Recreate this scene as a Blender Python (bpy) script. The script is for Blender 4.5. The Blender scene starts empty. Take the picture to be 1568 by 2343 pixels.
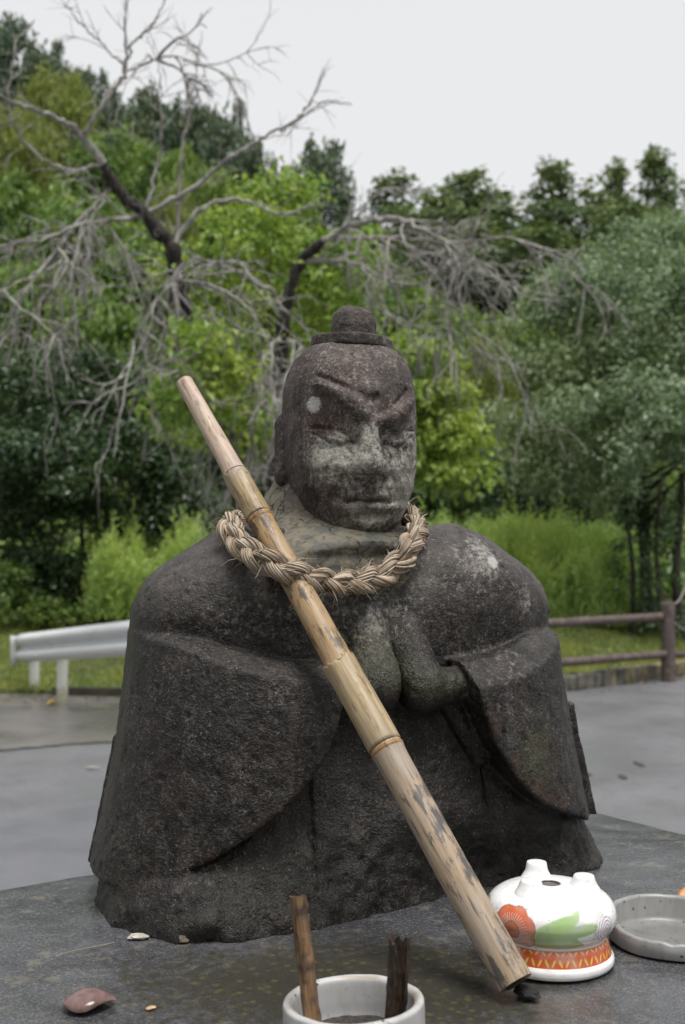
import bpy, math, os
import numpy as np
from mathutils import Vector, Matrix

# ------------------------------------------------------------------ camera, sky, sun, exposure
sc = bpy.context.scene
col = sc.collection
rad = math.radians
FPX = 2650.0; CXP = 784.0; CYP = 1171.0; PITCH = math.atan(69 / FPX)
CAM_Z = 1.7
TOP = 1.2                                    # height of the pedestal's top above the road

cam_d = bpy.data.cameras.new('camera')
cam = bpy.data.objects.new('camera', cam_d); col.objects.link(cam)
cam_d.sensor_fit = 'VERTICAL'; cam_d.sensor_height = 23.6; cam_d.sensor_width = 15.79
cam_d.lens = FPX / 2342 * 23.6
cam_d.clip_start = 0.05; cam_d.clip_end = 4000
cam.location = (0, 0, CAM_Z); cam.rotation_euler = (math.pi / 2 + PITCH, 0, 0)
cam_d.dof.use_dof = True; cam_d.dof.focus_distance = 1.52; cam_d.dof.aperture_fstop = 4.2
sc.camera = cam

SUN_EL, SUN_AZ = 72.0, 145.0                 # azimuth measured clockwise from +Y
world = bpy.data.worlds.new('World'); sc.world = world; world.use_nodes = True
wn = world.node_tree; wn.nodes.clear()
w_out = wn.nodes.new('ShaderNodeOutputWorld'); w_bg = wn.nodes.new('ShaderNodeBackground')
sky = wn.nodes.new('ShaderNodeTexSky'); sky.sky_type = 'NISHITA'; sky.sun_disc = False
sky.sun_elevation = rad(SUN_EL); sky.sun_rotation = rad(SUN_AZ)
sky.air_density = 1.0; sky.dust_density = 6.0; sky.ozone_density = 1.0
w_hs = wn.nodes.new('ShaderNodeHueSaturation'); w_hs.inputs['Saturation'].default_value = 0.12
w_mx = wn.nodes.new('ShaderNodeMix'); w_mx.data_type = 'RGBA'
w_mx.inputs[0].default_value = 0.9           # closed cloud cover over the clear sky
w_mx.inputs[7].default_value = (3.38, 3.405, 3.47, 1)
w_bg.inputs['Strength'].default_value = 0.1
wn.links.new(sky.outputs[0], w_hs.inputs['Color']); wn.links.new(w_hs.outputs[0], w_mx.inputs[6])
wn.links.new(w_mx.outputs[2], w_bg.inputs['Color']); wn.links.new(w_bg.outputs[0], w_out.inputs['Surface'])

sun_d = bpy.data.lights.new('sun', 'SUN'); sun = bpy.data.objects.new('sun', sun_d); col.objects.link(sun)
sun_d.energy = 1.5; sun_d.angle = rad(28); sun_d.color = (1.0, 0.97, 0.93)
_sd = Vector((math.sin(rad(SUN_AZ)) * math.cos(rad(SUN_EL)), math.cos(rad(SUN_AZ)) * math.cos(rad(SUN_EL)), math.sin(rad(SUN_EL))))
sun.rotation_euler = _sd.to_track_quat('Z', 'Y').to_euler()

vs = sc.view_settings
vs.view_transform = 'Standard'; vs.look = 'None'; vs.exposure = 1.30; vs.gamma = 1.0; vs.use_curve_mapping = False
sc.render.engine = 'CYCLES'
sc.cycles.max_bounces = 6; sc.cycles.diffuse_bounces = 3; sc.cycles.glossy_bounces = 3
sc.cycles.transmission_bounces = 3; sc.cycles.transparent_max_bounces = 4

# ------------------------------------------------------------------ helpers
def U(px, py, d):
    """point at depth d (world y) seen where the photograph has (px, py)"""
    sx = (px - CXP) / FPX; sy = (CYP - py) / FPX
    y = math.cos(PITCH) - sy * math.sin(PITCH); z = math.sin(PITCH) + sy * math.cos(PITCH)
    return np.array([sx * d / y, d, CAM_Z + z * d / y])

def ray(px, py):
    p = U(px, py, 1.0) - np.array([0, 0, CAM_Z])
    return p / np.linalg.norm(p)

def mesh_np(name, V, F, smooth=True, attrs=None, mats=None):
    """F: int array (n,3) / (n,4) or list of such arrays"""
    me = bpy.data.meshes.new(name)
    V = np.asarray(V, np.float32)
    Fs = F if isinstance(F, list) else [F]
    Fs = [np.asarray(f, np.int32) for f in Fs if len(f)]
    nl = sum(f.size for f in Fs); nf = sum(len(f) for f in Fs)
    me.vertices.add(len(V)); me.vertices.foreach_set('co', V.ravel())
    me.loops.add(nl); me.loops.foreach_set('vertex_index', np.concatenate([f.ravel() for f in Fs]))
    tot = np.concatenate([np.full(len(f), f.shape[1], np.int32) for f in Fs])
    st = np.concatenate([[0], np.cumsum(tot)[:-1]]).astype(np.int32)
    me.polygons.add(nf); me.polygons.foreach_set('loop_start', st); me.polygons.foreach_set('loop_total', tot)
    me.polygons.foreach_set('use_smooth', np.full(nf, smooth, bool))
    me.update(calc_edges=True); me.validate()
    for k, a in (attrs or {}).items():
        a = np.asarray(a, np.float32)
        if a.ndim == 1:
            at = me.attributes.new(k, 'FLOAT', 'POINT'); at.data.foreach_set('value', a)
        elif a.shape[1] == 4:
            at = me.color_attributes.new(k, 'FLOAT_COLOR', 'POINT'); at.data.foreach_set('color', a.ravel())
        else:
            at = me.attributes.new(k, 'FLOAT_VECTOR', 'POINT'); at.data.foreach_set('vector', a.ravel())
    return me

def link(name, me, mat=None, parent=None, loc=None, rot=None):
    o = bpy.data.objects.new(name, me); col.objects.link(o)
    if mat is not None and me is not None and len(me.materials) == 0: me.materials.append(mat)
    if parent is not None: o.parent = parent
    if loc is not None: o.location = [float(c) for c in loc]
    if rot is not None: o.rotation_euler = rot
    return o

def tag(o, label=None, cat=None, group=None, kind=None):
    if label: o['label'] = label
    if cat: o['category'] = cat
    if group: o['group'] = group
    if kind: o['kind'] = kind
    return o

def thing(name, label, cat, loc=(0, 0, 0), rot=(0, 0, 0), group=None):
    o = link(name, None, loc=loc, rot=rot); o.empty_display_size = 0.05
    return tag(o, label, cat, group)

def copy_tree(o, parent=None):
    c = o.copy(); col.objects.link(c); c.parent = parent
    for ch in o.children: copy_tree(ch, c)
    return c

class MB:
    """collects vertices and faces; build() links them as ONE mesh object"""
    def __init__(s): s.V = []; s.F3 = []; s.F4 = []; s.n = 0
    def add(s, V, F):
        V = np.asarray(V, float).reshape(-1, 3); F = np.asarray(F, int)
        (s.F4 if F.shape[1] == 4 else s.F3).append(F + s.n); s.V.append(V); s.n += len(V)
    def mesh(s, name, smooth=True, attrs=None):
        F = []
        if s.F3: F.append(np.concatenate(s.F3))
        if s.F4: F.append(np.concatenate(s.F4))
        return mesh_np(name, np.concatenate(s.V), F, smooth, attrs)
    def build(s, name, mat, parent=None, smooth=True, **k):
        return link(name, s.mesh(name, smooth), mat, parent, **k)
    def box(s, c, size, rot=0.0):
        c = np.asarray(c, float); h = np.asarray(size, float) / 2
        V = np.array([[x, y, z] for x in (-1, 1) for y in (-1, 1) for z in (-1, 1)]) * h
        ca, sa = math.cos(rot), math.sin(rot)
        V = np.stack([V[:, 0] * ca - V[:, 1] * sa, V[:, 0] * sa + V[:, 1] * ca, V[:, 2]], 1) + c
        s.add(V, [[0, 1, 3, 2], [4, 6, 7, 5], [0, 4, 5, 1], [2, 3, 7, 6], [0, 2, 6, 4], [1, 5, 7, 3]])
    def tube(s, P, R, n=8, cap=True, ell=None):
        P = np.asarray(P, float); m = len(P); R = np.broadcast_to(np.asarray(R, float), (m,))
        T = np.gradient(P, axis=0); T /= np.linalg.norm(T, axis=1)[:, None] + 1e-12
        ref = np.array([0, 0, 1.0]) if abs(T[0][2]) < 0.9 else np.array([1.0, 0, 0])
        N = np.zeros_like(P); a = np.cross(T[0], ref); N[0] = a / np.linalg.norm(a)
        for i in range(1, m):
            a = N[i - 1] - T[i] * np.dot(N[i - 1], T[i]); N[i] = a / (np.linalg.norm(a) + 1e-12)
        B = np.cross(T, N)
        th = np.arange(n) * 2 * math.pi / n
        V = P[:, None] + R[:, None, None] * (np.cos(th)[None, :, None] * N[:, None] + np.sin(th)[None, :, None] * B[:, None])
        i, j = np.meshgrid(np.arange(m - 1), np.arange(n), indexing='ij'); j2 = (j + 1) % n
        F = np.stack([i * n + j, i * n + j2, (i + 1) * n + j2, (i + 1) * n + j], -1).reshape(-1, 4)
        s.add(V.reshape(-1, 3), F)
        if cap:
            for k, sgn in ((0, -1), (m - 1, 1)):
                ring = V[k]; cc = P[k]
                VV = np.vstack([ring, cc]); idx = np.arange(n)
                f = np.stack([idx, (idx + 1) % n, np.full(n, n)], 1)
                if sgn < 0: f = f[:, ::-1]
                s.add(VV, f)

def resample(P, n):
    """Catmull-Rom through the rows of P, n samples"""
    P = np.asarray(P, float); m = len(P)
    Q = np.vstack([2 * P[0] - P[1], P, 2 * P[-1] - P[-2]])
    t = np.linspace(0, m - 1, n); i = np.minimum(t.astype(int), m - 2); f = (t - i)[:, None]
    p0, p1, p2, p3 = Q[i], Q[i + 1], Q[i + 2], Q[i + 3]
    return 0.5 * (2 * p1 + (p2 - p0) * f + (2 * p0 - 5 * p1 + 4 * p2 - p3) * f ** 2 + (3 * p1 - p0 - 3 * p2 + p3) * f ** 3)

def resample_closed(P, n):
    P = np.asarray(P, float); m = len(P)
    t = np.arange(n) * m / n; i = t.astype(int); f = (t - i)[:, None]
    g = lambda k: P[(i + k) % m]
    p0, p1, p2, p3 = g(-1), g(0), g(1), g(2)
    return 0.5 * (2 * p1 + (p2 - p0) * f + (2 * p0 - 5 * p1 + 4 * p2 - p3) * f ** 2 + (3 * p1 - p0 - 3 * p2 + p3) * f ** 3)

def _hash(ix, iy, iz, seed):
    h = (ix.astype(np.uint32) * np.uint32(374761393) + iy.astype(np.uint32) * np.uint32(668265263)
         + iz.astype(np.uint32) * np.uint32(2147483647) + np.uint32(seed * 144665 + 12345))
    h = (h ^ (h >> np.uint32(13))) * np.uint32(1274126177)
    h = h ^ (h >> np.uint32(16))
    return (h & np.uint32(0xffff)).astype(np.float32) / 65535.0

def vnoise(P, scale=1.0, seed=0):
    P = np.asarray(P, np.float32) * scale + 500.0
    i = np.floor(P).astype(np.int64); f = P - i; f = f * f * (3 - 2 * f)
    r = 0
    for dx in (0, 1):
        for dy in (0, 1):
            for dz in (0, 1):
                w = (f[:, 0] if dx else 1 - f[:, 0]) * (f[:, 1] if dy else 1 - f[:, 1]) * (f[:, 2] if dz else 1 - f[:, 2])
                r = r + w * _hash(i[:, 0] + dx, i[:, 1] + dy, i[:, 2] + dz, seed)
    return r * 2 - 1

def fbm(P, scale, oct=3, seed=0, gain=0.5):
    a, r, n = 1.0, 0, 0
    for k in range(oct):
        r = r + a * vnoise(P, scale * 2 ** k, seed + k * 7); n += a; a *= gain
    return r / n

def smoothstep(a, b, x):
    t = np.clip((x - a) / (b - a), 0, 1); return t * t * (3 - 2 * t)

# ------------------------------------------------------------------ node helpers
class NT:
    def __init__(s, name):
        s.m = bpy.data.materials.new(name); s.m.use_nodes = True
        s.t = s.m.node_tree; s.t.nodes.clear()
        s.out = s.n('ShaderNodeOutputMaterial')
    def n(s, typ, **k):
        nd = s.t.nodes.new(typ)
        for a, b in k.items(): setattr(nd, a, b)
        return nd
    def l(s, a, b): s.t.links.new(a, b)
    def set(s, sock, v):
        if hasattr(v, 'is_output'): s.l(v, sock)
        else:
            if isinstance(v, tuple) and len(v) == 3 and sock.type == 'RGBA': v = (*v, 1)
            sock.default_value = v
    def coord(s, kind='Object', scale=None):
        c = s.n('ShaderNodeTexCoord').outputs[kind]
        if scale is None: return c
        mp = s.n('ShaderNodeMapping'); s.l(c, mp.inputs[0])
        mp.inputs['Scale'].default_value = scale if isinstance(scale, tuple) else (scale,) * 3
        return mp.outputs[0]
    def noise(s, vec, scale, detail=3, rough=0.55, out='Fac', dist=0.0):
        nd = s.n('ShaderNodeTexNoise'); s.set(nd.inputs['Vector'], vec)
        nd.inputs['Scale'].default_value = scale; nd.inputs['Detail'].default_value = detail
        nd.inputs['Roughness'].default_value = rough; nd.inputs['Distortion'].default_value = dist
        return nd.outputs[out]
    def vor(s, vec, scale, feature='F1', out='Distance', rnd=1.0):
        nd = s.n('ShaderNodeTexVoronoi', feature=feature); s.set(nd.inputs['Vector'], vec)
        nd.inputs['Scale'].default_value = scale; nd.inputs['Randomness'].default_value = rnd
        return nd.outputs[out]
    def ramp(s, fac, stops, interp='LINEAR'):
        nd = s.n('ShaderNodeValToRGB'); nd.color_ramp.interpolation = interp
        e = nd.color_ramp.elements
        while len(e) < len(stops): e.new(0.5)
        for k, (p, c) in enumerate(stops):
            e[k].position = p
            e[k].color = (c, c, c, 1) if isinstance(c, (int, float)) else (*c, 1)
        s.set(nd.inputs[0], fac); return nd.outputs[0]
    def mr(s, v, a, b, c=0.0, d=1.0):
        nd = s.n('ShaderNodeMapRange'); s.set(nd.inputs[0], v)
        for k, q in zip((1, 2, 3, 4), (a, b, c, d)): nd.inputs[k].default_value = q
        return nd.outputs[0]
    def math(s, op, a, b=0.0):
        nd = s.n('ShaderNodeMath', operation=op); s.set(nd.inputs[0], a); s.set(nd.inputs[1], b); return nd.outputs[0]
    def mix(s, fac, a, b, blend='MIX'):
        nd = s.n('ShaderNodeMix', data_type='RGBA', blend_type=blend)
        s.set(nd.inputs[0], fac); s.set(nd.inputs[6], a); s.set(nd.inputs[7], b); return nd.outputs[2]
    def attr(s, name, out='Fac'):
        nd = s.n('ShaderNodeAttribute', attribute_name=name); return nd.outputs[out]
    def bump(s, h, strength=0.5, dist=0.01, normal=None):
        nd = s.n('ShaderNodeBump'); s.set(nd.inputs['Height'], h)
        nd.inputs['Strength'].default_value = strength; nd.inputs['Distance'].default_value = dist
        if normal is not None: s.l(normal, nd.inputs['Normal'])
        return nd.outputs[0]
    def bsdf(s, color, rough=0.7, normal=None, spec=0.5, metal=0.0, coat=0.0):
        b = s.n('ShaderNodeBsdfPrincipled')
        s.set(b.inputs['Base Color'], color); s.set(b.inputs['Roughness'], rough)
        s.set(b.inputs['Specular IOR Level'], spec); s.set(b.inputs['Metallic'], metal)
        s.set(b.inputs['Coat Weight'], coat)
        if coat: b.inputs['Coat Roughness'].default_value = 0.08
        if normal is not None: s.l(normal, b.inputs['Normal'])
        return b.outputs[0]
    def done(s, shader): s.l(shader, s.out.inputs['Surface']); return s.m
# ------------------------------------------------------------------ the statue: carved as a distance field, then meshed
def smin(a, b, k):
    h = np.maximum(k - np.abs(a - b), 0) / k
    return np.minimum(a, b) - h * h * k * 0.25
def smax(a, b, k): return -smin(-a, -b, k)
def lut(x, xs, ys): return np.interp(x, xs, ys).astype(np.float32)
def capsule(u, v, z, a, b, r):
    a = np.array(a, np.float32); b = np.array(b, np.float32); ab = b - a; L = float(ab @ ab)
    t = np.clip(((u - a[0]) * ab[0] + (v - a[1]) * ab[1] + (z - a[2]) * ab[2]) / L, 0, 1)
    if isinstance(r, tuple): rr = r[0] + (r[1] - r[0]) * t
    else: rr = r
    return np.sqrt((u - a[0] - t * ab[0]) ** 2 + (v - a[1] - t * ab[1]) ** 2 + (z - a[2] - t * ab[2]) ** 2) - rr
def superell(u, v, A, B, p):
    r = (np.abs(u / A) ** p + np.abs(v / B) ** p) ** (1 / p) + 1e-6
    return np.sqrt(u * u + v * v) * (1 - 1 / r)

ST_C = np.array([0.02, 1.764, TOP]); ST_A = rad(22)

ZT_U = [0, .10, .17, .22, .28, .315, .335, .36, .6]; ZT_Z = [.500, .522, .530, .514, .477, .452, .430, .375, -.2]
def sdf_core(u, v, z):
    w = smoothstep(.13, .0, z)
    ve = v + w * lut(u, [-.42, -.3, -.1, .15, .3, .42], [-.03, -.062, 0, .075, .03, 0])
    u = np.where(u > 0, u * lut(z, [0, .1, .3], [.955, 1.0, 1.07]), u)
    A = lut(z, [-.05, 0, .05, .1, .2, .3, .4, .5, .6], [.388, .388, .378, .359, .335, .320, .352, .352, .352])
    B = lut(z, [-.05, 0, .1, .2, .27, .33, .38, .43, .47, .55], [.205, .205, .175, .148, .136, .130, .132, .140, .145, .13])
    d = superell(u, ve, A, B, 2.5)
    au = np.abs(u)
    top = (z - lut(au, ZT_U, ZT_Z) + .085 * (np.maximum(v, 0) / .14) ** 2 + .06 * (np.minimum(v, 0) / .15) ** 2) * .75
    return smax(d, top, .05)

ZS_U = [0, .10, .15, .2, .26, .31, .34, .36, .6]; ZS_Z = [.333, .333, .337, .347, .364, .386, .396, .40, .40]
ZL_U = [0, .095, .105, .112, .132, .165, .205, .26, .31, .345, .38, .6]
ZL_Z = [.42, .33, .295, .265, .215, .17, .135, .097, .066, .042, .040, .036]
def sdf_sleeves(u, v, z):
    u = np.where(u > 0, u * lut(z, [.08, .3], [1.03, 1.07]), u)
    A = lut(z, [0, .05, .12, .2, .3, .38, .43], [.402, .394, .378, .362, .349, .342, .336])
    B = lut(z, [0, .06, .15, .25, .33, .38, .43], [.212, .220, .224, .220, .212, .196, .175])
    env = superell(u, v, A, B, 2.35)
    bp = np.maximum(env - np.where(u > 0, .013, .004), np.maximum(v + np.where(u > 0, -.088, .055), z - .220 - .03 * (u > 0)))
    env = np.minimum(env, bp)
    au = np.abs(u)
    t = (z - lut(au, ZS_U, ZS_Z)) * .93
    ch = np.where(u > 0, (z - lut(au, ZS_U, ZS_Z) + .85 * (env + .040)) * .76, (z - lut(au, ZS_U, ZS_Z) + .60 * (env + .036)) * .85)     # bevel along the top
    low = (lut(au, ZL_U, ZL_Z) + np.where(u > 0, lut(au, [.22, .35], [0, .034]), 0) - z) * lut(au, [0, .13, .16, .3, .36, .5], [.45, .45, .6, .78, .95, .98])
    return smax(smax(smax(env, t, .004), ch, .0025), low, .005)

def sdf_hands(u, v, z):
    u = u - .015
    d = capsule(u, v, z, (-.052, .105, .405), (-.050, .156, .306), (.028, .037))
    d2 = capsule(u, v, z, (.012, .102, .39), (.016, .156, .302), (.026, .035))
    d3 = capsule(u, v, z, (.015, .162, .292), (.13, .142, .302), (.0285, .0245))
    d4 = capsule(u, v, z, (-.055, .155, .305), (-.15, .14, .30), .034)
    return smin(smin(smin(d, d4, .02), 9 + 0 * d, .01), smin(d2, d3, .012), .006)

def sdf_body(u, v, z):
    core = sdf_core(u, v, z)
    # folds carved into the front of the robe
    for uu, z0, z1 in ((-.132, .06, .26), (.138, .13, .25)):
        g = np.sqrt((u - uu) ** 2 + np.maximum(0, np.maximum(z0 - z, z - z1)) ** 2 * .3)
        core = core + np.where(v > 0, .008 * np.exp(-(g / .0035) ** 2), 0)
    lin = capsule(u, v, z, (.083, .142, .272), (.128, .150, .195), .015)
    core = smin(core, lin, .006)
    h = sdf_hands(u, v, z)
    d = smin(core, h, .007)
    slit = np.maximum(np.abs(u + .004) - lut(z, [.25, .30, .36, .375], [.008, .0045, .0015, .0]), np.maximum(np.maximum(.135 - v, z - .368), .255 - z))
    d = smax(d, -slit, .006)
    d = smin(d, sdf_sleeves(u, v, z), .004)
    hollow = np.sqrt(((u + .315) / 1.5) ** 2 + (v - .235) ** 2 + ((z + .005) / .8) ** 2) - .042
    d = smax(d, -hollow, .012)
    return d

def sdf_mortar(u, v, z):
    vc = lut(z, [.43, .47, .49, .51, .54, .60], [.012, .010, -.008, -.036, -.062, -.060])
    r = np.sqrt((u + lut(z, [.43, .50, .55], [.078, .050, .012])) ** 2 + (v - vc) ** 2)
    R = lut(z, [.43, .46, .49, .505, .52, .54, .565, .59, .62], [.146, .152, .150, .140, .130, .121, .112, .098, .082])
    d = np.maximum((r - R) * .8, z - .615)
    lim = sdf_core(u, v, z) - lut(z, [.41, .435, .46, .48, .50, .52], [-.006, .004, .008, .018, .04, .2])     # a thin coat of cement on the chest, thick at the neck
    return smax(d, lim, .012)

def surface_nets(f, o, h):
    nx, ny, nz = f.shape
    ins = f < 0
    c = np.zeros((nx - 1, ny - 1, nz - 1), np.uint8)
    for dx in (0, 1):
        for dy in (0, 1):
            for dz in (0, 1):
                c += ins[dx:nx - 1 + dx, dy:ny - 1 + dy, dz:nz - 1 + dz]
    act = (c > 0) & (c < 8)
    I, J, K = np.nonzero(act)
    vid = -np.ones(act.shape, np.int32); vid[I, J, K] = np.arange(len(I))
    acc = np.zeros((len(I), 3), np.float64); cnt = np.zeros(len(I))
    corners = [(a, b, cc) for a in (0, 1) for b in (0, 1) for cc in (0, 1)]
    val = {q: f[I + q[0], J + q[1], K + q[2]].astype(np.float64) for q in corners}
    for a in corners:
        for ax in range(3):
            if a[ax] == 0:
                b = list(a); b[ax] = 1; b = tuple(b)
                fa, fb = val[a], val[b]; m = (fa < 0) != (fb < 0)
                t = np.where(m, fa / np.where(m, fa - fb, 1), 0)
                for k in range(3):
                    acc[:, k] += np.where(m, a[k] + (t if k == ax else 0), 0)
                cnt += m
    P = (np.stack([I, J, K], 1) + acc / cnt[:, None]) * h + np.asarray(o)
    quads = []
    m = ins[:-1, 1:-1, 1:-1] != ins[1:, 1:-1, 1:-1]
    i, j, k = np.nonzero(m); j += 1; k += 1; s = ins[i, j, k]
    q = np.stack([vid[i, j - 1, k - 1], vid[i, j, k - 1], vid[i, j, k], vid[i, j - 1, k]], 1); q[~s] = q[~s][:, ::-1]; quads.append(q)
    m = ins[1:-1, :-1, 1:-1] != ins[1:-1, 1:, 1:-1]
    i, j, k = np.nonzero(m); i += 1; k += 1; s = ins[i, j, k]
    q = np.stack([vid[i - 1, j, k - 1], vid[i - 1, j, k], vid[i, j, k], vid[i, j, k - 1]], 1); q[~s] = q[~s][:, ::-1]; quads.append(q)
    m = ins[1:-1, 1:-1, :-1] != ins[1:-1, 1:-1, 1:]
    i, j, k = np.nonzero(m); i += 1; j += 1; s = ins[i, j, k]
    q = np.stack([vid[i - 1, j - 1, k], vid[i, j - 1, k], vid[i, j, k], vid[i - 1, j, k]], 1); q[~s] = q[~s][:, ::-1]; quads.append(q)
    return P, np.concatenate(quads)

def vnormals(P, Q):
    n = np.cross(P[Q[:, 2]] - P[Q[:, 0]], P[Q[:, 3]] - P[Q[:, 1]])
    N = np.zeros_like(P)
    for k in range(4):
        for ax in range(3): N[:, ax] += np.bincount(Q[:, k], n[:, ax], len(P))
    return N / (np.linalg.norm(N, axis=1)[:, None] + 1e-12)

def carve(sdf, lo, hi, h, rough=None):
    """mesh a field given in statue coordinates (u right, v front, z up); mesh y = -v"""
    ax = [np.arange(lo[k], hi[k] + h, h, dtype=np.float32) for k in range(3)]
    u = ax[0][:, None, None]; v = ax[1][None, :, None]; z = ax[2][None, None, :]
    shape = (len(ax[0]), len(ax[1]), len(ax[2]))
    out = np.empty(shape, np.float32)
    for i0 in range(0, shape[0], 24):                     # slabs keep the memory small
        uu, vv, zz = np.broadcast_arrays(u[i0:i0 + 24], v, z)
        out[i0:i0 + 24] = sdf(uu, vv, zz)
    P, Q = surface_nets(out, lo, h)
    P = P * np.array([1, -1, 1]); Q = Q[:, ::-1]
    if rough is not None:
        P = P + vnormals(P, Q) * rough(P)[:, None]
    return P, Q

# ---- head, in its own frame (u right, v front, z up, same height zero)
HD_OFF = (-0.0115, 0.0, 0.0); HD_YAW = rad(-6)
def poly_dist(u, z, pts):
    """distance to a polyline in the (u,z) plane, and the position along it 0..1"""
    best = np.full(u.shape, 9., np.float32); par = np.zeros(u.shape, np.float32)
    n = len(pts) - 1
    for k in range(n):
        a, b = np.array(pts[k], np.float32), np.array(pts[k + 1], np.float32); ab = b - a
        t = np.clip(((u - a[0]) * ab[0] + (z - a[1]) * ab[1]) / float(ab @ ab), 0, 1)
        d = np.sqrt((u - a[0] - t * ab[0]) ** 2 + (z - a[1] - t * ab[1]) ** 2)
        m = d < best
        best = np.where(m, d, best); par = np.where(m, (k + t) / n, par)
    return best, par

def sdf_skull(u, v, z):
    A = lut(z, [.49, .505, .515, .53, .55, .58, .61, .66, .70, .73, .755, .775, .79, .80], [.01, .030, .048, .064, .077, .090, .0965, .0985, .0985, .0965, .0910, .082, .068, .048])
    B = lut(z, [.49, .505, .515, .53, .55, .58, .61, .66, .70, .73, .755, .775, .79, .80], [.01, .028, .042, .056, .076, .096, .107, .112, .111, .107, .099, .086, .069, .048])
    v0 = lut(z, [.49, .51, .53, .56, .60, .65, .80], [.060, .050, .040, .020, .004, .0, -.004])
    return superell(u, v - v0, A, B, 2.35)

def sdf_head(u, v, z):
    d = sdf_skull(u, v, z)
    front = smoothstep(.025, .075, v)
    r = np.zeros_like(d)
    # brows: leaf-shaped ridges in a scowl
    bl, t = poly_dist(u, z, [(-.074, .7265), (-.050, .7145), (-.027, .699), (-.010, .684)])
    w = lut(t, [0, .12, .45, .8, 1], [.002, .0095, .0165, .0175, .0135])
    r = r + .0125 * smoothstep(w * 1.1, w * .40, bl) + .002 * np.exp(-(bl / (w * .35)) ** 2)
    br, t = poly_dist(u, z, [(.016, .674), (.036, .677), (.054, .6895), (.069, .708)])
    w = lut(t, [0, .2, .5, .85, 1], [.0115, .0145, .0160, .013, .006])
    r = r + .0125 * smoothstep(w * 1.1, w * .40, br) + .002 * np.exp(-(br / (w * .35)) ** 2)
    gd, _ = poly_dist(u, z, [(-.066, .7400), (-.044, .7270), (-.024, .7140)]); r = r - .0045 * np.exp(-(gd / .0036) ** 2)
    gd, _ = poly_dist(u, z, [(.040, .700), (.052, .710), (.062, .722)]); r = r - .0045 * np.exp(-(gd / .0036) ** 2)
    gd, _ = poly_dist(u, z, [(.010, .712), (.0055, .695), (.004, .678)]); r = r - .0060 * np.exp(-(gd / .0040) ** 2)   # cleft between the brows
    r = r + .0050 * np.exp(-(((u + .002) / .012) ** 2 + ((z - .7165) / .012) ** 2))
    # hollow of the eyes under the brows
    for sx in (-1, 1):
        e = ((u - sx * .046) / .040) ** 2 + ((z - .652) / .026) ** 2
        r = r - .0080 * np.exp(-e)
        e = ((u - sx * .048) / .024) ** 2 + ((z - .648) / .0085) ** 2
        r = r + .0075 * np.exp(-e * 1.1)                                   # the eyeball
        lid, _ = poly_dist(u, z, [(sx * .022, .642), (sx * .036, .6575), (sx * .055, .663), (sx * .076, .6655)])
        r = r - .0050 * np.exp(-(lid / .0026) ** 2)
        lo, _ = poly_dist(u, z, [(sx * .022, .642), (sx * .040, .6385), (sx * .058, .644), (sx * .074, .656)])
        r = r - .0036 * np.exp(-(lo / .0024) ** 2)
        sl, _ = poly_dist(u, z, [(sx * .025, .643), (sx * .042, .648), (sx * .066, .657)])
        r = r - .0024 * np.exp(-(sl / .0018) ** 2)
        # fold from the nose to the corner of the mouth, cheek
        na, _ = poly_dist(u, z, [(sx * .028, .607), (sx * .041, .585), (sx * .043, .562)])
        r = r - .0045 * np.exp(-(na / .006) ** 2)
        r = r + .0040 * np.exp(-(((u - sx * .058) / .028) ** 2 + ((z - .60) / .030) ** 2))
    # mouth
    m, _ = poly_dist(u, z, [(-.031, .5575), (-.015, .5605), (0, .5585), (.016, .5605), (.034, .5570)])
    r = r + .0050 * np.exp(-((u / .030) ** 2 + ((z - .5665) / .0075) ** 2)) + .0045 * np.exp(-((u / .026) ** 2 + ((z - .5490) / .0070) ** 2))
    r = r - .0075 * np.exp(-(m / .0026) ** 2)
    r = r - .0040 * np.exp(-((u / .030) ** 2 + ((z - .5385) / .0050) ** 2))
    r = r + .0050 * np.exp(-((u / .024) ** 2 + ((z - .524) / .010) ** 2))
    r = r - .0045 * np.exp(-(((u + .012) / .0055) ** 2 + ((z - .578) / .0065) ** 2))     # a chip on the upper lip
    r = r - .0030 * np.exp(-(((u - .026) / .012) ** 2 + ((z - .742) / .013) ** 2))       # dent in the forehead
    r = r - .0022 * np.exp(-(((u + .002) / .006) ** 2 + ((z - .703) / .018) ** 2))
    d = d - r * front
    # nose: a wedge with wings
    na = capsule(u, v, z, (-.001, .1035, .690), (-.003, .1180, .612), (.0118, .0170))
    nb = capsule(u, v, z, (-.026, .1015, .607), (.021, .1015, .607), .0140)
    nt = capsule(u, v, z, (-.003, .114, .620), (-.003, .1195, .607), .0155)
    nose = smin(smin(na, nt, .010), nb, .016)
    nose = smax(nose, (.5965 - z) * .9, .003)
    d = smin(d, nose, .009)
    # ears: flattened against the head, long lobes
    for sx in (-1, 1):
        e = capsule(sx * u / .62, v, z, (.097 / .62, -.034, .678), (.0985 / .62, -.026, .603), .017) * .66
        e = smax(e, -(capsule(sx * u, v, z, (.115, -.030, .672), (.113, -.022, .615), .0095)), .006)
        lb = capsule(sx * u, v, z, (.096, -.026, .612), (.094, -.022, .596), .0105)
        d = smin(d, smin(e, lb, .008), .005)
    return d

def sdf_brim(u, v, z):
    r = np.sqrt((u - .004) ** 2 + (v / 1.06) ** 2)
    zz = z - .8005 + .035 * u
    d = np.maximum(np.abs(zz) - .0105, r - .0615 - .0025 * np.sin(7 * np.arctan2(v, u)) * .6)
    return smax(np.abs(zz) - .0105, d, .006)

def sdf_knot(u, v, z):
    A = lut(z, [.79, .815, .832, .846, .856, .862], [.0335, .0340, .0325, .0285, .021, .008])
    d = superell(u - .0075, v, A, A * 1.02, 2.6)
    return smax(d, z - .8585 + .10 * (u - .01) + .06 * v, .010)

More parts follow.
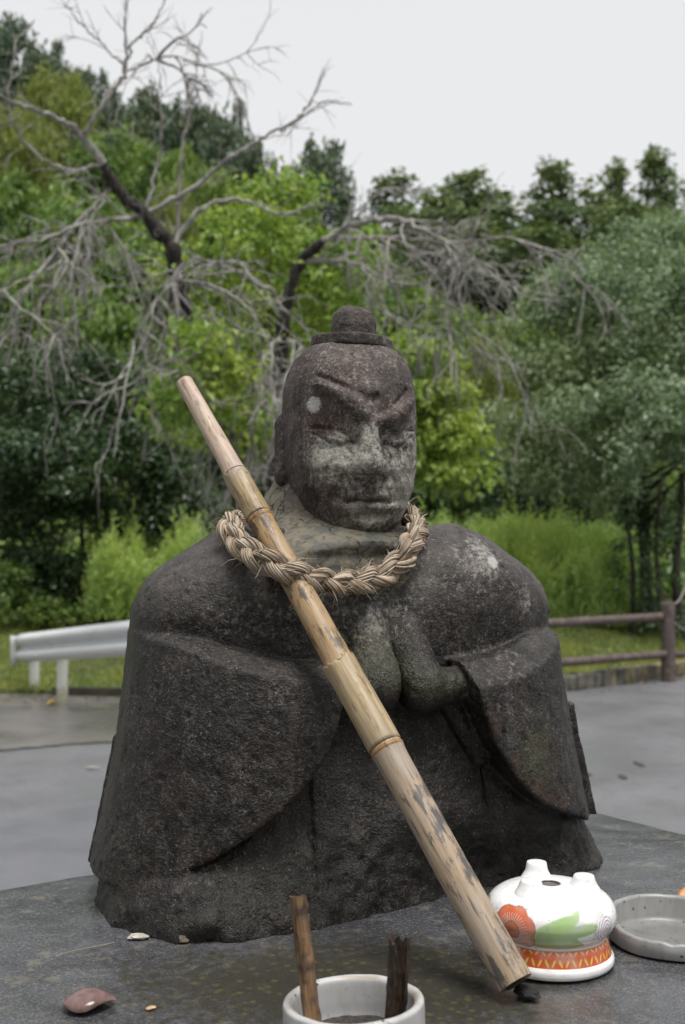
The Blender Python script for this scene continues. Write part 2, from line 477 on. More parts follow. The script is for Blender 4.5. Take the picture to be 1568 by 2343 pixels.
def stone_rough(P):
    z = P[:, 2]
    q = P.astype(np.float32); w = smoothstep(.20, .05, z) * (.12 + .88 * smoothstep(.002, .014, sdf_sleeves(q[:, 0], -q[:, 1], q[:, 2])))
    r = .0014 * fbm(P, 35, 3, 1) + .0011 * fbm(P, 110, 2, 5)
    r += w * (.011 * fbm(P, 14, 3, 11) + .0065 * fbm(P, 42, 3, 15))
    r += .0022 * fbm(P, 7, 2, 21)
    pit = vnoise(P, 95, 31); r -= .0022 * smoothstep(.62, .85, pit)
    return r

def head_rough(P):
    return .0010 * fbm(P, 45, 2, 3) + .0007 * fbm(P, 150, 2, 8) + .0018 * fbm(P, 14, 2, 9) - .0016 * smoothstep(.66, .86, vnoise(P, 110, 33))

def blob(P, c, r):
    """soft ball, c and r in the mesh's own coordinates"""
    q = (P - np.asarray(c)) / np.asarray(r); return np.exp(-(q ** 2).sum(1))

def stone_material(name, dark, mid, light, lichen, moss, grain=1.0, wet=0.0, pit=1.0, redness=.45, spec=.4):
    m = NT(name); co = m.coord('Object')
    big = m.noise(co, 9, 4, .6); mid_n = m.noise(co, 42, 4, .65); fine = m.noise(co, 230, 3, .7); vf = m.noise(co, 620, 2, .6)
    c = m.mix(m.mr(big, .35, .68), dark, mid)
    c = m.mix(m.mr(mid_n, .46, .68, 0, .8), c, light)
    c = m.mix(m.mr(fine, .54, .68, 0, .8), c, tuple(x * 2.2 + .012 for x in light))
    c = m.mix(m.mr(fine, .50, .34, 0, .9), c, tuple(x * .3 for x in dark))
    c = m.mix(m.mr(m.noise(co, 75, 4, .75), .58, .74, 0, .6), c, tuple(x * 2.0 + .01 for x in light))
    c = m.mix(m.mr(m.noise(co, 26, 4, .7), .55, .40, 0, .65), c, tuple(x * .45 for x in dark))
    stc = m.coord('Object', (1, 1, .10)); stk = m.noise(stc, 48, 4, .7)
    c = m.mix(m.mr(stk, .52, .40, 0, .55), c, tuple(x * .45 for x in dark)); c = m.mix(m.mr(stk, .58, .72, 0, .40), c, tuple(x * 1.5 for x in light))
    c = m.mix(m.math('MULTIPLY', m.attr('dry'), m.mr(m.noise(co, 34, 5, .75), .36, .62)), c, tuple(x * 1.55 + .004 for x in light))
    red = m.noise(co, 14, 3, .6); c = m.mix(m.mr(red, .54, .76, 0, redness), c, (dark[0] * 2.6, dark[1] * 1.55, dark[2] * 1.2))
    # pale mineral lichen where the attribute allows it
    lx = m.math('ADD', m.math('MULTIPLY', m.attr('lich'), 1.0), m.mr(m.noise(co, 120, 4, .75), .3, .75, -.55, .35))
    c = m.mix(m.mr(lx, .10, .55, 0, .9), c, m.mix(m.mr(fine, .35, .7), lichen, tuple(x * .55 for x in lichen)))
    sp = m.vor(co, 170); spots = m.math('MULTIPLY', m.mr(sp, .16, .06), m.mr(m.noise(co, 18, 2), .50, .66))
    c = m.mix(m.math('MULTIPLY', spots, .9), c, tuple(min(.75, x * 1.3) for x in lichen))
    mo = m.math('ADD', m.attr('moss'), m.mr(m.noise(co, 150, 3, .7), .3, .75, -.6, .3))
    c = m.mix(m.mr(mo, .1, .7, 0, .6), c, moss)
    gs = m.vor(co, 260); gsp = m.math('MULTIPLY', m.mr(gs, .2, .1), m.mr(m.attr('moss'), .1, .5))
    c = m.mix(m.math('MULTIPLY', gsp, .8), c, tuple(x * 3.4 for x in moss))
    ru = m.math('ADD', m.attr('rust'), m.mr(m.noise(co, 30, 4, .7), .3, .7, -.45, .45))
    c = m.mix(m.mr(ru, .4, 1.0, 0, .6), c, (dark[0] * 6.5 + .01, dark[1] * 4.2 + .004, dark[2] * 2.9))
    pl = m.attr('pale'); c = m.mix(m.mr(m.math('ADD', pl, m.mr(fine, .3, .7, -.12, .12)), .42, .6), c, (.36, .355, .335))
    dk = m.attr('stain_shade'); c = m.mix(m.mr(m.math('ADD', dk, m.mr(mid_n, .3, .7, -.25, .25)), .2, .85, 0, .9), c, (.42, .40, .38), 'MULTIPLY')
    pits = m.mr(m.vor(co, 210), 0, .55); pit2 = m.mr(m.vor(co, 95), .0, .30)
    c = m.mix(m.mr(pit2, .75, .25, 0, .55), c, tuple(x * .4 for x in dark))
    hgt = m.math('ADD', m.math('MULTIPLY', m.math('ADD', mid_n, m.math('ADD', m.math('MULTIPLY', pits, .55 * pit), m.math('MULTIPLY', pit2, .5 * pit))), .9), m.math('ADD', m.math('MULTIPLY', fine, .7 * grain), m.math('MULTIPLY', vf, .4 * grain)))
    nrm = m.bump(hgt, .75, .0042)
    ro = m.mr(fine, .3, .7, .60 - wet, .85 - wet)
    return m.done(m.bsdf(c, ro, nrm, spec))

M_body = stone_material('weathered dark stone', (.0088, .0070, .0064), (.0205, .0165, .0145), (.056, .047, .041), (.34, .32, .29), (.055, .058, .026), 1.0, .30, .22, .45, .36)
M_head = stone_material('weathered purple-brown stone', (.052, .038, .035), (.092, .070, .064), (.155, .128, .116), (.40, .39, .34), (.10, .11, .055), .8, .05, .2, .18)

statue = thing('stone_statue', 'seated dark stone guardian statue with scowling face, topknot and wide sleeves', 'statue', ST_C, (0, 0, ST_A))

def body_attrs(P):
    z = P[:, 2]
    n = fbm(P, 12, 3, 41)
    lich = np.clip(.22 * blob(P, (.12, -.14, .44), (.10, .2, .07)) + .45 * blob(P, (-.03, -.17, .40), (.06, .1, .05)) + .42 * blob(P, (.16, -.10, .475), (.03, .1, .025)) + .45 * blob(P, (.235, -.08, .41), (.015, .1, .03)) + .4 * blob(P, (-.10, -.14, .45), (.02, .1, .03))
                   + .30 * blob(P, (-.20, -.15, .40), (.09, .1, .04)) + .25 * blob(P, (.16, -.1, .28), (.06, .2, .07))
                   + .42 * blob(P, (-.19, -.12, .30), (.015, .2, .015)) + .42 * blob(P, (-.27, -.15, .075), (.02, .1, .018))
                   + .28 * smoothstep(.35, .8, n), 0, 1)
    moss = np.clip(.75 * blob(P, (-.04, -.18, .35), (.07, .1, .06)) + .55 * blob(P, (.05, -.18, .30), (.07, .1, .03))
                   + .85 * blob(P, (.20, -.15, .20), (.045, .12, .06)) + .35 * smoothstep(.2, .02, z) * (n > -.1)
                   + .25 * blob(P, (0, -.14, .45), (.15, .1, .04)), 0, 1)
    pale = blob(P, (.175, -.10, .470), (.012, .06, .011)) * 1.0
    stain_shade = .9 * smoothstep(.14, .03, z) * smoothstep(-.2, .2, n + .15) + .4 * smoothstep(.30, .18, z) * (np.abs(P[:, 0]) < .14)  # splash damp at the base; skirt darkened for damp and painted shade
    au = np.abs(P[:, 0]); zl = np.interp(au, ZL_U, ZL_Z) + np.where(P[:, 0] > 0, np.interp(au, [.22, .35], [0, .034]), 0)
    rust = (.42 * np.exp(-((z - zl - .010) / .016) ** 2) * (au > .10) + .45 * blob(P, (.20, -.15, .22), (.06, .12, .08)) + .25 * blob(P, (-.33, 0, .16), (.08, .2, .12))
            + .30 * blob(P, (.28, -.1, .42), (.08, .1, .05)) + .25 * fbm(P, 9, 2, 47)) * (P[:, 1] < .06)
    lich = lich * (1 - .5 * (z < .3)); stain_shade = stain_shade + .25 * smoothstep(-.1, .5, fbm(P, 6, 3, 44))
    return dict(lich=lich, moss=moss, pale=pale, stain_shade=stain_shade, rust=rust, dry=.62 * smoothstep(.34, .46, z + .03 * n) * (P[:, 1] < .1) + .22 * blob(P, (-.2, -.15, .33), (.12, .1, .05)))

def head_attrs(P):
    n = fbm(P, 16, 3, 51); x, y, z = P[:, 0], P[:, 1], P[:, 2]
    lich = np.clip(1.25 * blob(P, (.075, -.08, .60), (.040, .07, .070)) + .85 * blob(P, (-.045, -.1, .625), (.036, .06, .040)) + .22 * blob(P, (.0, -.12, .60), (.04, .05, .03))
                   + .45 * blob(P, (0, -.11, .55), (.05, .06, .03)) + .8 * blob(P, (-.005, -.10, .535), (.012, .05, .012))
                   + .38 * smoothstep(.0, .6, n) + .12 - .30 * blob(P, (0, -.1, .695), (.07, .05, .035)), 0, .66) * (.75 + .6 * fbm(P, 24, 3, 57))
    moss = np.clip(.5 * smoothstep(.555, .52, z) + .25 * blob(P, (.02, -.12, .575), (.03, .05, .02)), 0, 1)
    pale = 1.0 * blob(P, (-.0755, -.082, .6985), (.0105, .035, .0145)) + .55 * blob(P, (-.012, -.12, .671), (.004, .05, .004))
    stain_shade = np.clip(.62 * smoothstep(-.055, -.085, x) + .6 * blob(P, (-.024, -.11, .652), (.009, .05, .018)) + .7 * blob(P, (.026, -.1, .742), (.012, .06, .013))
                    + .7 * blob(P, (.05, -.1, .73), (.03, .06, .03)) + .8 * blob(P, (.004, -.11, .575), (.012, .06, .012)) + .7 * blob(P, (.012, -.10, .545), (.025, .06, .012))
                    + .6 * blob(P, (-.055, -.1, .565), (.035, .07, .03)) + .5 * smoothstep(.53, .515, z) + .3 * n, 0, 1)  # stained tone mixed with shade painted into hollows and under nose, lip, chin
    return dict(lich=lich, moss=moss, pale=pale, stain_shade=stain_shade)

P, Q = carve(sdf_body, (-.45, -.27, -.025), (.45, .275, .58), .0036, stone_rough)
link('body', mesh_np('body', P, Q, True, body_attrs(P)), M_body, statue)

P, Q = carve(sdf_head, (-.13, -.135, .485), (.13, .15, .81), .0023, head_rough)
head = link('head', mesh_np('head', P, Q, True, head_attrs(P)), M_head, statue, HD_OFF, (0, 0, HD_YAW))
def plain_attrs(P): return dict(lich=.25 * smoothstep(.1, .6, fbm(P, 30, 2, 61)), moss=0 * P[:, 0], pale=0 * P[:, 0], stain_shade=.55 + .6 * fbm(P, 22, 2, 64))
P, Q = carve(sdf_brim, (-.08, -.085, .775), (.085, .085, .825), .002, lambda P: .0016 * fbm(P, 40, 3, 71) + .0008 * fbm(P, 140, 2, 72))
link('cap_brim', mesh_np('cap_brim', P, Q, True, plain_attrs(P)), M_head, head)
P, Q = carve(sdf_knot, (-.05, -.055, .785), (.06, .055, .875), .002, lambda P: .0030 * fbm(P, 26, 3, 74) + .0016 * fbm(P, 110, 2, 75))
a = plain_attrs(P); a['stain_shade'] += .15
link('topknot', mesh_np('topknot', P, Q, True, a), M_head, head)

m = NT('old cement mortar'); co = m.coord('Object')
n1 = m.noise(co, 26, 4, .65); n2 = m.noise(co, 160, 3, .7); n3 = m.noise(co, 55, 3, .6, dist=1.2)
dco = m.mix(.035, co, m.noise(co, 45, 3, out='Color'))
sepc = m.n('ShaderNodeSeparateColor'); m.l(m.vor(dco, 20, 'F1', 'Color'), sepc.inputs[0]); flake = m.mr(sepc.outputs[0], .58, .62)
c = m.mix(m.mr(n1, .44, .56), (.075, .076, .072), (.170, .152, .115))
c = m.mix(m.math('MULTIPLY', flake, .75), c, (.20, .178, .135))
c = m.mix(m.mr(n2, .3, .75, 0, .6), c, (.125, .115, .092))
c = m.mix(m.mr(n3, .54, .66, 0, .8), c, (.060, .053, .024))
sz = m.n('ShaderNodeSeparateXYZ'); m.l(co, sz.inputs[0])
cr = m.vor(dco, 20, 'DISTANCE_TO_EDGE')
crk = m.math('MULTIPLY', m.mr(cr, .020, .004), m.mr(m.noise(co, 9, 2), .46, .53))
c = m.mix(m.math('MULTIPLY', crk, .85), c, (.03, .028, .024))
nrm = m.bump(m.math('SUBTRACT', m.math('ADD', m.math('MULTIPLY', n1, 1.3), m.math('MULTIPLY', n2, .5)), m.math('ADD', crk, m.math('MULTIPLY', flake, .5))), .8, .004)
M_mortar = m.done(m.bsdf(c, .8, nrm, .3))
def mortar_rough(P): return .0022 * fbm(P, 22, 3, 81) + .0035 * fbm(P, 11, 2, 83) + .0008 * fbm(P, 90, 2, 85)
P, Q = carve(sdf_mortar, (-.22, -.21, .40), (.22, .24, .63), .003, mortar_rough)
link('neck_mortar', mesh_np('neck_mortar', P, Q), M_mortar, statue)

# ---- where a sight line through (px,py) comes within `off` of the statue (to rest things on it)
def to_local(p):
    q = p - ST_C; ca, sa = math.cos(ST_A), math.sin(ST_A)
    return np.array([q[0] * ca + q[1] * sa, q[0] * sa - q[1] * ca, q[2]])      # (u, v, z)
def to_world(l):
    ca, sa = math.cos(ST_A), math.sin(ST_A); x, y = l[0], -l[1]
    return ST_C + np.array([x * ca - y * sa, x * sa + y * ca, l[2]])
def field(l):
    u, v, z = (np.array([q], np.float32) for q in l)
    return float(min(sdf_body(u, v, z)[0], sdf_mortar(u, v, z)[0]))
def march(px, py, off, t0=1.2):
    r = ray(px, py); t = t0
    for _ in range(200):
        p = np.array([0, 0, CAM_Z]) + r * t
        d = field(to_local(p)) - off
        if d < .0006: break
        t += max(d * .7, .0006)
        if t > 2.4: break
    return p
# ------------------------------------------------------------------ pedestal the statue sits on
PK = np.array([.368, 2.338]); PE1 = np.array([-.806, -.592]); PE2 = np.array([.592, -.806]); PE1 /= np.linalg.norm(PE1); PE2 /= np.linalg.norm(PE2)
PL1, PL2 = 1.55, 1.5
ped = thing('stone_pedestal', 'broad wet grey concrete pedestal under the statue', 'pedestal', (*(PK + PE1 * PL1 / 2 + PE2 * PL2 / 2), 0))
n = 150
a, b = np.meshgrid(np.linspace(0, 1, n), np.linspace(0, 1, n), indexing='ij')
cc = PK + PE1 * PL1 / 2 + PE2 * PL2 / 2
xy = PK + PE1 * (a.ravel() * PL1)[:, None] + PE2 * (b.ravel() * PL2)[:, None] - cc
ed = np.minimum(np.minimum(a, 1 - a) * PL1, np.minimum(b, 1 - b) * PL2).ravel()
zz = TOP - .010 * np.exp(-ed / .008) + .0012 * fbm(np.c_[xy, 0 * ed], 30, 2, 4) + .0022 * fbm(np.c_[xy, 0 * ed], 5, 2, 6) - .0022
V = np.c_[xy, zz]; I = np.arange(n * n).reshape(n, n)
F = np.stack([I[:-1, :-1], I[:-1, 1:], I[1:, 1:], I[1:, :-1]], -1).reshape(-1, 4)[:, ::-1]
m = NT('wet weathered concrete'); co = m.coord('Object')
n1 = m.noise(co, 5, 4, .6); n2 = m.noise(co, 300, 3, .75); n3 = m.noise(co, 60, 3, .65)
c = m.mix(m.mr(n1, .35, .65), (.040, .042, .050), (.074, .077, .088))
c = m.mix(m.mr(n2, .50, .72, 0, .75), c, (.19, .185, .18)); c = m.mix(m.mr(n2, .48, .3, 0, .8), c, (.030, .030, .033))
c = m.mix(m.mr(m.noise(co, 38, 3, .6), .57, .70, 0, .55), c, (.17, .155, .12))
sx = m.n('ShaderNodeSeparateXYZ'); m.l(co, sx.inputs[0])
wet = m.attr('algae_reflection')
alg = m.math('ADD', wet, m.mr(n3, .3, .7, -.3, .3))
c = m.mix(m.mr(alg, .25, .75, 0, .8), c, (.028, .025, .014))
c = m.mix(m.math('MULTIPLY', m.mr(alg, .3, .7), m.mr(m.vor(co, 62), .34, .16, 0, .55)), c, (.095, .085, .035))
nrm = m.bump(m.math('ADD', m.math('MULTIPLY', n2, .6), m.math('MULTIPLY', n3, .8)), .40, .0016)
M_ped = m.done(m.bsdf(c, m.mr(n1, .35, .65, .16, .32), nrm, .7))
w = V + np.array([cc[0], cc[1], 0])
alg = np.clip(1.15 * np.exp(-(((w[:, 0] - .02) / .27) ** 2 + ((w[:, 1] - 1.33) / .17) ** 2)) + .22 * fbm(w, 6, 3, 9), 0, 1)  # mossy growth plus the statue's dark reflection, painted into the colour
link('top', mesh_np('top', V, F, True, dict(algae_reflection=alg)), M_ped, ped)
mb = MB(); mb.box((0, 0, (TOP - .012) / 2), (PL1 - .004, PL2 - .004, TOP - .012), math.atan2(PE1[1], PE1[0]))
link('block', mb.mesh('block', False, dict(algae_reflection=np.full(8, .2))), M_ped, ped)

# ------------------------------------------------------------------ bamboo pole
b0 = U(1180, 2258, 1.285); b0[2] = TOP + .016
b1 = march(655, 1297, .0165)
bd = b1 - b0; Lb = np.linalg.norm(bd); bd /= Lb
# far end where the photo shows it
def closest_on(px, py):
    r = ray(px, py); o = np.array([0, 0, CAM_Z]); w0 = b0 - o
    aa = bd @ bd; bb = bd @ r; cc_ = r @ r; d_ = bd @ w0; e_ = r @ w0
    return (bb * e_ - cc_ * d_) / (aa * cc_ - bb * bb)
s_end = closest_on(407, 878); s_n = [closest_on(*q) for q in ((880, 1722), (772, 1530), (592, 1192), (538, 1083))]
pole = thing('bamboo_pole', 'long dry bamboo pole leaning diagonally across the statue, held by the rope', 'bamboo', b0)
pole.rotation_mode = 'QUATERNION'; pole.rotation_quaternion = Vector(bd).to_track_quat('Z', 'Y')
def brad(s): return np.interp(s, [0, .35, s_n[2], s_end], [.0205, .0200, .0168, .0128])
def bamboo_mat(name, base, pale, dark, mott, grey):
    m = NT(name); co = m.coord('Object'); st = m.coord('Object', (1, 1, .07)); st2 = m.coord('Object', (1, 1, .25))
    g1 = m.noise(st, 190, 4, .65); g2 = m.noise(st2, 85, 5, .75); big = m.noise(co, 11, 3, .6)
    c = m.mix(m.mr(g1, .35, .68), base, pale)
    c = m.mix(m.mr(big, .42, .66, 0, grey), c, (.25, .225, .20))
    mo = m.math('ADD', g2, m.mr(big, .3, .7, .15, -.15))
    c = m.mix(m.mr(mo, .55, .63, 0, mott), c, dark)
    c = m.mix(m.mr(m.noise(st, 260, 2, .6), .60, .70, 0, mott * .8), c, tuple(x * .7 for x in dark))
    nrm = m.bump(g1, .35, .0015)
    return m.done(m.bsdf(c, .45, nrm, .4))
M_bam = bamboo_mat('dry bamboo', (.25, .145, .058), (.41, .285, .145), (.050, .042, .038), .85, .35)
M_bamg = bamboo_mat('greyed bamboo', (.24, .165, .098), (.38, .295, .21), (.070, .064, .063), .95, .9)
M_bamt = bamboo_mat('pale weathered bamboo', (.36, .25, .18), (.52, .41, .32), (.13, .095, .08), .7, .3)
M_sheath = bamboo_mat('dry bamboo sheath', (.24, .165, .080), (.40, .31, .18), (.10, .075, .04), .6, .3)
M_ring = bamboo_mat('orange node ring', (.20, .095, .030), (.32, .18, .07), (.05, .03, .015), .6, .1)
rngb = np.random.default_rng(5)
def culm(s0, s1, n=40, dr=0.0):
    ss = np.linspace(s0, s1, n); R = brad(ss) + dr
    e = np.minimum(ss - s0 + 9 * (s0 == 0), s1 - ss + 9 * (s1 > s_end - .01)); R = R + .0014 * np.exp(-e / .006)      # swells at the nodes
    P_ = np.c_[.0022 * np.sin(ss * 5.1), .003 * np.sin(ss * 3.3 + .6) * smoothstep(0, .35, ss), ss]
    mb = MB(); mb.tube(P_, R, 32); return mb
order = [0, s_n[0], s_n[1], s_n[2], s_n[3], s_end]
mats = [M_bamg, M_bam, M_bam, M_bamt, M_bamt]
for k in range(5):
    mb = culm(order[k] + (0.0007 if k else 0), order[k + 1] - .0007)
    mb.build('culm_segment', mats[k], pole)
# dark discs on the closed ends, painted shade of the hollow inside
for s_, dz in ((0, -1), (s_end, 1)):
    mb = MB(); mb.tube(np.array([[0, 0, s_ + dz * .0012], [0, 0, s_ + dz * .0018]]) + np.array([.0022 * np.sin(s_ * 5.1), .003 * np.sin(s_ * 3.3 + .6) * smoothstep(0, .35, s_), 0]), brad(s_) * .62, 20)
    mb.build('hollow', (NTm := NT('painted hollow shade')).done(NTm.bsdf((.03, .022, .015), .9)), pole)
for k, (s_, w_) in enumerate(((s_n[0], .0030), (s_n[2], .0034))):
    ss = np.linspace(s_ - w_, s_ + w_, 7); mb = MB()
    mb.tube(np.c_[.0022 * np.sin(ss * 5.1), .003 * np.sin(ss * 3.3 + .6), ss], brad(s_) + .0018 * np.array([.5, .8, 1, 1, 1, .8, .5]), 32); mb.build('node_ring', M_ring, pole)
def sheath(s0, s1, seed, torn):
    """a wrapper leaf round the pole with a ragged upper edge"""
    r_ = np.random.default_rng(seed); nt, ns = 48, 26
    th = np.linspace(0, 2 * math.pi * 1.06, nt) + 1.1
    edge = torn * (.4 * np.sin(th * 2 + seed) + .3 * np.sin(th * 7) + .35 * r_.normal(size=nt))
    t_ = np.linspace(0, 1, ns)
    S = s0 + (s1 - s0 + edge[None, :]) * t_[:, None]
    R = brad(S) + .0012 + .0008 * np.linspace(0, 1, nt)[None, :] + .0012 * t_[:, None] ** 3 * (1 + .8 * np.sin(th * 5))[None, :] + .0005 * np.sin(th * 23)[None, :]
    V = np.stack([R * np.cos(th) + .0022 * np.sin(S * 5.1), R * np.sin(th) + .003 * np.sin(S * 3.3 + .6) * smoothstep(0, .35, S), S], -1).reshape(-1, 3)
    I = np.arange(nt * ns).reshape(ns, nt); F = np.stack([I[:-1, :-1], I[:-1, 1:], I[1:, 1:], I[1:, :-1]], -1).reshape(-1, 4)
    o = link('sheath', mesh_np('sheath', V, F), M_sheath, pole)
    md = o.modifiers.new('thick', 'SOLIDIFY'); md.thickness = .0009
    return o
sheath(s_n[0] + .006, s_n[1] + .004, 3, .006)
sheath(s_n[2] + .006, s_n[3] - .006, 8, .010)

# ------------------------------------------------------------------ straw rope round the neck: a braid of three strands
front = [((526, 1200), .018), ((540, 1236), .022), ((580, 1268), .043), ((642, 1300), .050), ((706, 1322), .042), ((770, 1333), .024), ((835, 1330), .019),
         ((886, 1310), .018), ((923, 1277), .017), ((944, 1238), .017), ((953, 1200), .017)]
rp = [march(px, py, off) for (px, py), off in front]
loc_l = [to_local(p) for p in rp]
back = [(.083, -.012, .552), (.060, -.085, .548), (-.020, -.118, .545), (-.105, -.100, .538), (-.172, -.055, .530)]
ctrl = np.array([to_world(np.array(q)) for q in [*back[2:], *loc_l, *back[:2]]])
NR = 560
path = resample_closed(ctrl, NR)
for _ in range(6): path = (np.roll(path, 1, 0) + 2 * path + np.roll(path, -1, 0)) / 4
T_ = np.roll(path, -1, 0) - np.roll(path, 1, 0); seg = np.linalg.norm(np.roll(path, -1, 0) - path, axis=1)
T_ /= np.linalg.norm(T_, axis=1)[:, None]
axis_pt = to_world(np.array([-.03, -.005, .40]))
outw = path - axis_pt; outw[:, 2] *= .9; outw -= T_ * (outw * T_).sum(1)[:, None]; outw /= np.linalg.norm(outw, axis=1)[:, None]
for _ in range(10): outw = (np.roll(outw, 1, 0) + outw + np.roll(outw, -1, 0)); outw /= np.linalg.norm(outw, axis=1)[:, None]
side = np.cross(T_, outw)
arc = np.concatenate([[0], np.cumsum(seg)[:-1]]); LR = seg.sum()
turns = round(LR / .128); ph = arc / LR * 2 * math.pi * turns
m = NT('dry straw'); co = m.coord('Object'); rp_ = m.n('ShaderNodeNewGeometry').outputs['Random Per Island']
c = m.ramp(rp_, [(0, (.11, .085, .065)), (.3, (.25, .20, .150)), (.65, (.37, .305, .235)), (1, (.54, .47, .38))])
c = m.mix(m.mr(m.noise(co, 60, 3), .42, .65, 0, .4), c, (.24, .145, .065))
c = m.mix(m.mr(m.noise(co, 34, 3), .56, .72, 0, .7), c, (.06, .045, .035))
M_straw = m.done(m.bsdf(c, .7, m.bump(m.noise(co, 900, 2), .3, .001), .25))
rope = thing('straw_rope', 'thick braided straw rope looped round the statue neck', 'rope', path.mean(0))
rc = path.mean(0)
rngr = np.random.default_rng(11)
fray = MB()
for k in range(3):
    q = ph + 2 * math.pi * k / 3
    cen = path + side * (.0100 * np.sin(q))[:, None] + outw * (.0060 * np.sin(2 * q))[:, None]
    cen = cen - rc
    cl = np.vstack([cen, cen[:1]])
    mb = MB(); mb.tube(cl, .0070, 10, cap=False)
    Tk = np.gradient(cl, axis=0); Tk /= np.linalg.norm(Tk, axis=1)[:, None]
    ow = np.vstack([outw, outw[:1]]); N1 = ow - Tk * (ow * Tk).sum(1)[:, None]; N1 /= np.linalg.norm(N1, axis=1)[:, None]; N2 = np.cross(Tk, N1)
    al = np.concatenate([arc, [LR]])
    nf = 28
    for f in range(nf):
        # stalks of straw twisted round the strand, each a piece of its own length
        pos = rngr.uniform(0, .1)
        while pos < LR:
            ln = rngr.uniform(.10, .22); i0 = int(pos / LR * NR); i1 = min(NR, int((pos + ln) / LR * NR))
            if i1 - i0 > 5:
                sl = np.arange(i0, i1 + 1, 2)
                th = f * 2 * math.pi / nf + al[sl] * (62 + rngr.normal(0, 4)) + rngr.normal(0, .12)
                rr = .0068 + rngr.uniform(-.0006, .0019)
                P_ = cl[sl] + N1[sl] * (rr * np.cos(th))[:, None] + N2[sl] * (rr * np.sin(th))[:, None]
                w_ = rngr.uniform(.0007, .0017); R = np.full(len(sl), w_); R[0] *= .4; R[-1] *= .4
                mb.tube(P_, R, 5, cap=False)
                if rngr.random() < .30:                               # a loose end
                    d0 = P_[-1] - P_[-2]; d0 /= np.linalg.norm(d0); o_ = (P_[-1] - cl[sl[-1]]); o_ /= np.linalg.norm(o_) + 1e-9
                    l_ = rngr.uniform(.006, .020); d_ = d0 * .8 + o_ * rngr.uniform(.2, .9) + rngr.normal(0, .25, 3)
                    fray.tube([P_[-1], P_[-1] + d_ * l_ * .5, P_[-1] + d_ * l_ + rngr.normal(0, .002, 3)], [.0009, .0007, .0003], 4, cap=False)
            pos += ln * .97
    for _ in range(90):                                            # fine hairs
        i_ = rngr.integers(0, NR); th_ = rngr.uniform(0, 6.28); o_ = N1[i_] * math.cos(th_) + N2[i_] * math.sin(th_); p_ = cl[i_] + o_ * .0085
        d_ = Tk[i_] * rngr.choice([-1, 1]) * rngr.uniform(.4, 1.2) + o_ * rngr.uniform(.3, 1.0) + rngr.normal(0, .3, 3); l_ = rngr.uniform(.006, .022)
        fray.tube([p_, p_ + d_ * l_ * .5, p_ + d_ * l_ + np.array([0, 0, -.3 * l_])], [.0005, .0004, .0002], 3, cap=False)
    mb.build('strand', M_straw, rope)
tag(fray.build('loose_straw', M_straw, rope), kind='stuff')
# ------------------------------------------------------------------ offerings and litter on the pedestal
def lathe(prof, n=96, closed=False):
    prof = np.asarray(prof, float); m_ = len(prof); th = np.arange(n) * 2 * math.pi / n
    V = np.stack([prof[:, 0][:, None] * np.cos(th), prof[:, 0][:, None] * np.sin(th), np.repeat(prof[:, 1][:, None], n, 1)], -1).reshape(-1, 3)
    i, j = np.meshgrid(np.arange(m_ - 1), np.arange(n), indexing='ij'); j2 = (j + 1) % n
    F = np.stack([i * n + j, i * n + j2, (i + 1) * n + j2, (i + 1) * n + j], -1).reshape(-1, 4)
    return V, F

# ---- porcelain incense burner standing upside down
BC = np.array([.2490, 1.402, TOP + .001])
view = math.atan2(-BC[1], -BC[0])                          # azimuth that faces the photographer
prof = np.array([(.010, .012), (.060, .010), (.070, .004), (.0725, .0), (.0745, .0022), (.0752, .005), (.0748, .009), (.0725, .0125), (.0715, .014), (.0690, .024),
                 (.0665, .030), (.0655, .0325), (.0665, .035), (.0705, .039), (.0745, .045), (.0770, .0525), (.0775, .058), (.0760, .0655),
                 (.0715, .0735), (.0640, .0800), (.0540, .0850), (.0400, .0885), (.0250, .0900), (.0125, .0900), (.0120, .0875), (.0075, .0862), (.0004, .0858)])
pr = resample(prof, 150)
NA = 640
V, F = lathe(pr, NA)
ringi = np.repeat(np.arange(150), NA); ang = np.tile(np.arange(NA) * 2 * math.pi / NA, 150)
phi = (ang - view + math.pi) % (2 * math.pi) - math.pi     # 0 towards the viewer, positive to the viewer's right
r_, z_ = V[:, 0] ** 2 + V[:, 1] ** 2, V[:, 2]; r_ = np.sqrt(r_)
upper = (np.arange(150) >= np.searchsorted(np.arange(27) * 149 / 26, 0)) 
tpar = ringi / 149 * 26
outer = tpar > 6.5
WHITE = np.array([.80, .80, .80]); colr = np.tile(WHITE, (len(V), 1))
def paint(mask, c, k=1.0):
    w_ = (np.clip(mask, 0, 1) * k * outer)[:, None]; colr[:] = colr * (1 - w_) + np.array(c) * w_
# surface coordinates: s along the meridian from the foot's neck, a = arc to the side
arcs = np.concatenate([[0], np.cumsum(np.linalg.norm(np.diff(pr, axis=0), axis=1))])
s_neck = arcs[np.argmin(np.abs(np.arange(150) / 149 * 26 - 11))]
S = arcs[ringi] - s_neck; Aa = phi * .076
soft = lambda d, e=.0007: smoothstep(e, -e, d)
body = tpar > 11.2
